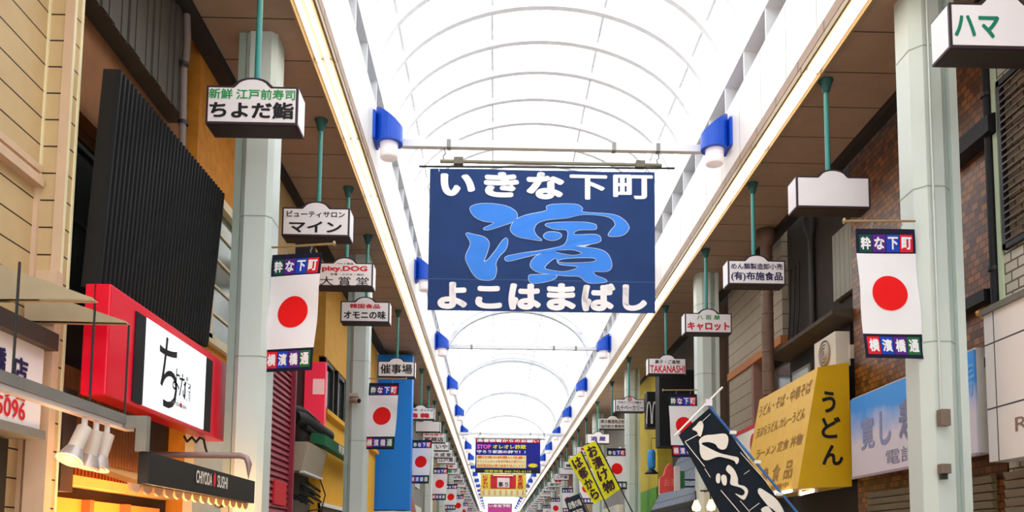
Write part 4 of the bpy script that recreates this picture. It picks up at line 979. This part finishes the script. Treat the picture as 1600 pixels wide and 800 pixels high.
a = U(1180, 668, X=4.75); zt = a.z; ya = 14.4; yb = U(1150, 700, X=4.75).y
box_on('panel', offw, t, 4.75, 5.29, ya, yb, zt - .55, zt); box_on('red_edge', red, t, 4.74, 4.9, ya, yb, zt, zt + .07); letter('ON', (4.742, ya + .6, zt - .28), RYn, UZ, .75, .38, red, t, .05)
# tiled lean-to roof with small signs
t = thing('canopy_roof', 'blue grey tiled lean-to roof below the second right flag', 'roof', (4.6, 19.5, 2.6))
slate = joints('blue_grey_slates', '#6b7688', '#3b424e', 1, .5, .03, .6, vary=.15, axis2=2, period2=.35)
Ya_, Yb_ = 17.4, 22.4
MB().hexa([(4.22, Ya_, 2.58), (5.0, Ya_, 2.5), (5.0, Yb_, 2.5), (4.22, Yb_, 2.58), (4.22, Ya_, 2.66), (4.95, Ya_, 4.05), (4.95, Yb_, 4.05), (4.22, Yb_, 2.66)]).build('roof_slope', slate, t)
box_on('eaves_board', mat('dark_eaves', '#2c2826', .7), t, 4.19, 4.24, Ya_, Yb_, 2.52, 2.63)
Yp = 18.2
t = thing('projecting_sign', 'red pointed projecting sign on the blue grey tiled roof', 'sign', tuple(U(1048, 770, Y=Yp)))
pts = [(1031, 747), (1038, 742), (1041, 730), (1046, 724), (1052, 730), (1055, 742), (1063, 742), (1063, 765), (1031, 771)]
MB().prism([U(x, y, Y=Yp) for x, y in pts], (0, .14, 0)).build('board', mat('faded_red_sign', '#e0483f', .5, vary=.1), t)
MB().prism([U(x, y, Y=Yp + .05) for x, y in [(1030, 748), (1032, 748), (1032, 773), (1030, 773)]], (0, .06, 0)).build('edge', white, t); q = U(1046, 760, Y=Yp + .06); MB().tube([q, (4.6, Yp + .06, q.z)], .02, 6).build('bracket', darkst, t)
a = U(1038, 748, Y=Yp - .01); c = U(1058, 760, Y=Yp - .01); letter('お茶', ((a.x + c.x) / 2, Yp - .008, (a.z + c.z) / 2), RX, UZ, c.x - a.x, a.z - c.z, mat('pale_red_ink', '#f08a80', .6), t, .0)
t = thing('projecting_sign', 'narrow white and green projecting sign beside the red pointed one', 'sign', tuple(U(1062, 770, Y=17.9)))
a, c = U(1055, 728, Y=17.6), U(1063, 767, Y=17.6); box_on('white_panel', mat('grey_white_panel', '#cfcac6', .5), t, a.x, c.x, 17.6, 17.75, c.z, a.z); a, c = U(1063.5, 736, Y=17.7), U(1070, 763, Y=17.7); box_on('green_panel', mat('green_panel', '#2f7a4a', .5), t, a.x, c.x, 17.7, 17.8, c.z, a.z); MB().tube([(a.x, 17.72, (a.z + c.z) / 2), (4.7, 17.72, (a.z + c.z) / 2)], .02, 6).build('bracket', darkst, t)
# golden bulbs on a bar by the column
t = thing('light_bar', 'dark bar carrying two warm bulbs in front of the second right column', 'lamp', tuple(U(1100, 770, Y=15.6)))
a, c = U(1094, 767, Y=15.6), U(1115, 766, Y=15.6); MB().tube([a, c], .015, 8).tube([U(1110, 766, Y=15.6), (U(1110, 766, Y=15.6).x, 16.05, U(1110, 766, Y=15.6).z)], .015, 6).build('bar', darkst, t)
for px, py in ((1088, 790), (1111, 789)):
    p = U(px, py, Y=15.55); MB().tube([(p.x, 15.6, a.z), (p.x, 15.58, p.z + .1)], .012, 6).build('stem', darkst, t)
    MB().lathe([(0, -.11), (.07, -.09), (.085, -.03), (.05, .05), (.03, .1), (0, .1)], tuple(p), 14).build('bulb', mat('golden_bulb', '#ffd58a', .4, emit=7, ecol='#ffbe60'), t)
# yellow-green front, arch sign, blue lantern
b = thing('building', 'yellow and green shop front beside the third right column', 'building', (6, 27, 0))
ygm = mat('yellow_front', '#c9b23a', .7, vary=.2); 
box_on('wall', ygm, b, 4.7, 8, 24.0, 27.9, 0, 6.9); box_on('green_leaf_panel', mat('leaf_green_panel', '#5d9a3a', .7, vary=.4, scale=5), b, 4.66, 4.71, 24.0, 27.8, 1.5, 3.4)
t = thing('projecting_sign', 'tall black projecting sign block with white arches', 'sign', tuple(U(1018, 670, Y=22.6)))
a, c = U(1011, 612, Y=22.6), U(1028, 668, Y=22.6); box_on('block', black, t, a.x, c.x, 22.6, 23.0, c.z, a.z); 
def archp(cx, w_, z0, h): return [(cx + w_ * math.cos(PI * k / 10), z0 + h * math.sin(PI * k / 10)) for k in range(11)]
mb = MB()
for cx in (1014.2, 1023.0):
    p0 = U(cx, 662, Y=22.59); mb.tube([(p0.x + x, 22.59, p0.z + z) for x, z in archp(0, .062, 0, .62)], .014, 6)
mb.build('white_arches', offw, t); box_on('bracket', darkst, t, c.x, 5.05, 22.75, 22.8, a.z - .3, a.z - .25)
t = thing('building', 'black shop block behind the second right flag', 'building', (4.8, 20, 0))
a = U(1030, 590, Y=19.8); box_on('block', mat('black_cladding', '#0a0a0b', .7), t, a.x, 5.045, 19.8, 20.3, 4.06, a.z + .2)
t = thing('lantern', 'blue cylindrical lantern hanging beside the yellow front', 'lantern', tuple(U(1018, 732, Y=23.2)))
p = U(1018, 718, Y=23.2); MB().lathe([(0, .28), (.07, .28), (.11, .2), (.11, -.2), (.07, -.28), (0, -.28)], tuple(p), 16).build('shade', mat('light_blue_paper', '#3f94dc', .6), t); MB().tube([p + Vector((0, 0, .28)), p + Vector((0, 0, .6)), (5.06, p.y, p.z + .6)], .012, 6).build('bracket', black, t); MB().lathe([(.08, -.28), (.16, -.36), (.2, -.40), (0, -.40)], tuple(p), 14).build('base', black, t)

# ---------------------------------------------------------------- leaning cloth banners on poles
def nobori(Y, tlp, trp, brp, blp, label, m, pole_px, base_z, pole_m, f_amp=.02):
    """four pixel corners (top-left, top-right, bottom-right, bottom-left) of the cloth"""
    P = [U(*p, Y=Y) for p in (tlp, trp, brp, blp)]
    t = thing('leaning_banner', label, 'banner', tuple(P[2]))
    nx, nz = 10, 24; vs = []; fs = []
    def pt(u, v): return P[3].lerp(P[0], v).lerp(P[2].lerp(P[1], v), u)
    def at(u, v, d=0):
        p = pt(u, v); return Vector((p.x, p.y - d + f_amp * math.sin(u * 6 + v * 4), p.z))
    for j in range(nz + 1):
        for i in range(nx + 1): vs.append(at(i / nx, j / nz))
    for j in range(nz):
        for i in range(nx): q = j * (nx + 1) + i; fs.append((q, q + 1, q + nx + 2, q + nx + 1))
    MB().add(vs, fs, True).build('cloth', m, t)
    a = U(*pole_px[0], Y=Y); c = U(*pole_px[1], Y=Y); d = (c - a); k = (base_z - a.z) / d.z; e = a + d * k
    MB().tube([a, e], .016, 8).build('pole', pole_m, t)
    return t, at
def ntext(t, at, chars, u0, u1, v1, v0, m, bold=.04, nm='lettering', gap=.1):
    n = len(chars); ch = (v1 - v0) / n
    for i, c in enumerate(chars):
        vs, fs = glyphs(c, bold, 4); vc = v1 - ch * (i + .5)
        mb = MB().add([at((u0 + u1) / 2 + x * (u1 - u0), vc + y * ch * (1 - gap), .02 + l) for x, y, l in vs], fs); mb.build(nm, m, t)
bl_pole = mat('blue_plastic_pole', '#3f74c0', .4)
nb = mat('black_banner_cloth', '#0f1a26', .85, vary=.1)
YK = 10.0
t, at = nobori(YK, (1060, 680), (1110, 636), (1258, 836), (1168, 880), 'black leaning street banner with bold white brush strokes', nb, ((1104, 630), (1245, 800)), .5, bl_pole, .012)
MB().tube([U(1054, 681, Y=YK), U(1129, 605, Y=YK)], .012, 8).build('cross_rod', offw, t)
mb = MB()
for px, py in ((1107, 628),): p = U(px, py, Y=YK); mb.box(p.x - .04, p.x + .04, YK - .03, YK + .03, p.z - .05, p.z + .03)
mb.build('clip', white, t)
for px, py in ((1146, 676), (1184, 722), (1218, 772)): p = U(px, py, Y=YK); MB().box(p.x - .05, p.x + .03, YK - .03, YK + .0, p.z - .02, p.z + .02).build('loop', offw, t)
sx = lambda x, y: (1040 + x * .25, 600 + y * .25)
BR = [
 [(162,285),(185,262),(205,238),(222,236),(232,262),(224,305),(214,330),(200,325),(190,300)],
 [(206,352),(240,325),(300,318),(360,312),(384,330),(386,368),(372,405),(345,412),(322,400),(305,378),(268,366),(232,368),(222,378),(262,400),(330,432),(400,450),(448,462),(450,490),(436,502),(420,480),(360,462),(320,458),(260,478),(228,470),(210,430),(208,390)],
 [(312,572),(324,560),(336,570),(334,615),(320,622),(310,605)], [(342,580),(356,568),(374,578),(378,615),(368,636),(352,628),(344,605)],
 [(372,535),(386,508),(408,520),(430,548),(446,590),(450,628),(488,640),(510,668),(500,705),(482,725),(450,705),(430,685),(466,698),(486,690),(486,668),(460,648),(410,634),(398,618),(402,575),(386,556)],
 [(570,672),(582,652),(620,672),(680,715),(720,770),(740,830),(680,815),(640,770),(588,706)],
 [(590,790),(620,765),(650,775),(700,820),(640,830)],
]
mb = MB(); yk = lambda x, y: U(*sx(x, y), Y=YK) - Vector((0, .035, 0))
for s in BR: s2 = spline(s, 4); mb.add([yk(x, y) for x, y in s2], [tuple(range(len(s2)))])
for (x0, y0, x1, y1, w_) in ((118, 362, 200, 318, 5), (205, 255, 275, 190, 3), (118, 365, 240, 518, 5), (240, 530, 275, 585, 4), (340, 665, 480, 830, 5), (462, 430, 640, 628, 4), (460, 730, 520, 800, 4), (484, 566, 520, 540, 3), (520, 790, 580, 745, 4)):
    l = math.hypot(x1 - x0, y1 - y0); nx_, ny_ = -(y1 - y0) / l * w_ / 2, (x1 - x0) / l * w_ / 2
    mb.add([yk(x0 + nx_, y0 + ny_), yk(x1 + nx_, y1 + ny_), yk(x1 - nx_, y1 - ny_), yk(x0 - nx_, y0 - ny_)], [(0, 1, 2, 3)])
mb.build('brush_strokes', mat('off_white_print', '#f4ecdf', .8, vary=.04), t)
# a holder on the wall for the pole foot
yn = mat('lemon_yellow_cloth', '#f6ee1a', .8, vary=.05); br = mat('dark_purple_brown_ink', '#3e1d33', .7)
t, at = nobori(21.0, (910.5, 697.6), (930, 689), (969, 764), (945, 781), 'right one of two leaning yellow banners with brown characters', yn, ((931, 688), (972, 768)), .6, darkst, .01)
ntext(t, at, 'お漬け物', .14, .84, .97, .05, br)
t, at = nobori(20.8, (887, 719.5), (907, 706), (942, 779), (928, 788), 'left one of two leaning yellow banners with brown characters', yn, ((908, 705), (945, 784)), .6, darkst, .01)
ntext(t, at, 'は都から', .14, .84, .97, .05, br)
t, at = nobori(26.0, (882, 780), (905, 771), (924, 815), (896, 822), 'small dark blue leaning banner with white characters left of yellow banners', mat('dark_slate_cloth', '#232a3c', .8), ((906, 770), (928, 820)), .4, darkst, .01)
mb = MB(); vs, fs = glyphs('自慢の味', .03, 3); mb.add([at(.5 + x * .8, .72 + y * .25, .02 + l) for x, y, l in vs], fs); vs, fs = glyphs('三百円', .03, 3); mb.add([at(.5 + x * .6, .4 + y * .22, .02 + l) for x, y, l in vs], fs); mb.build('lettering', offw, t)
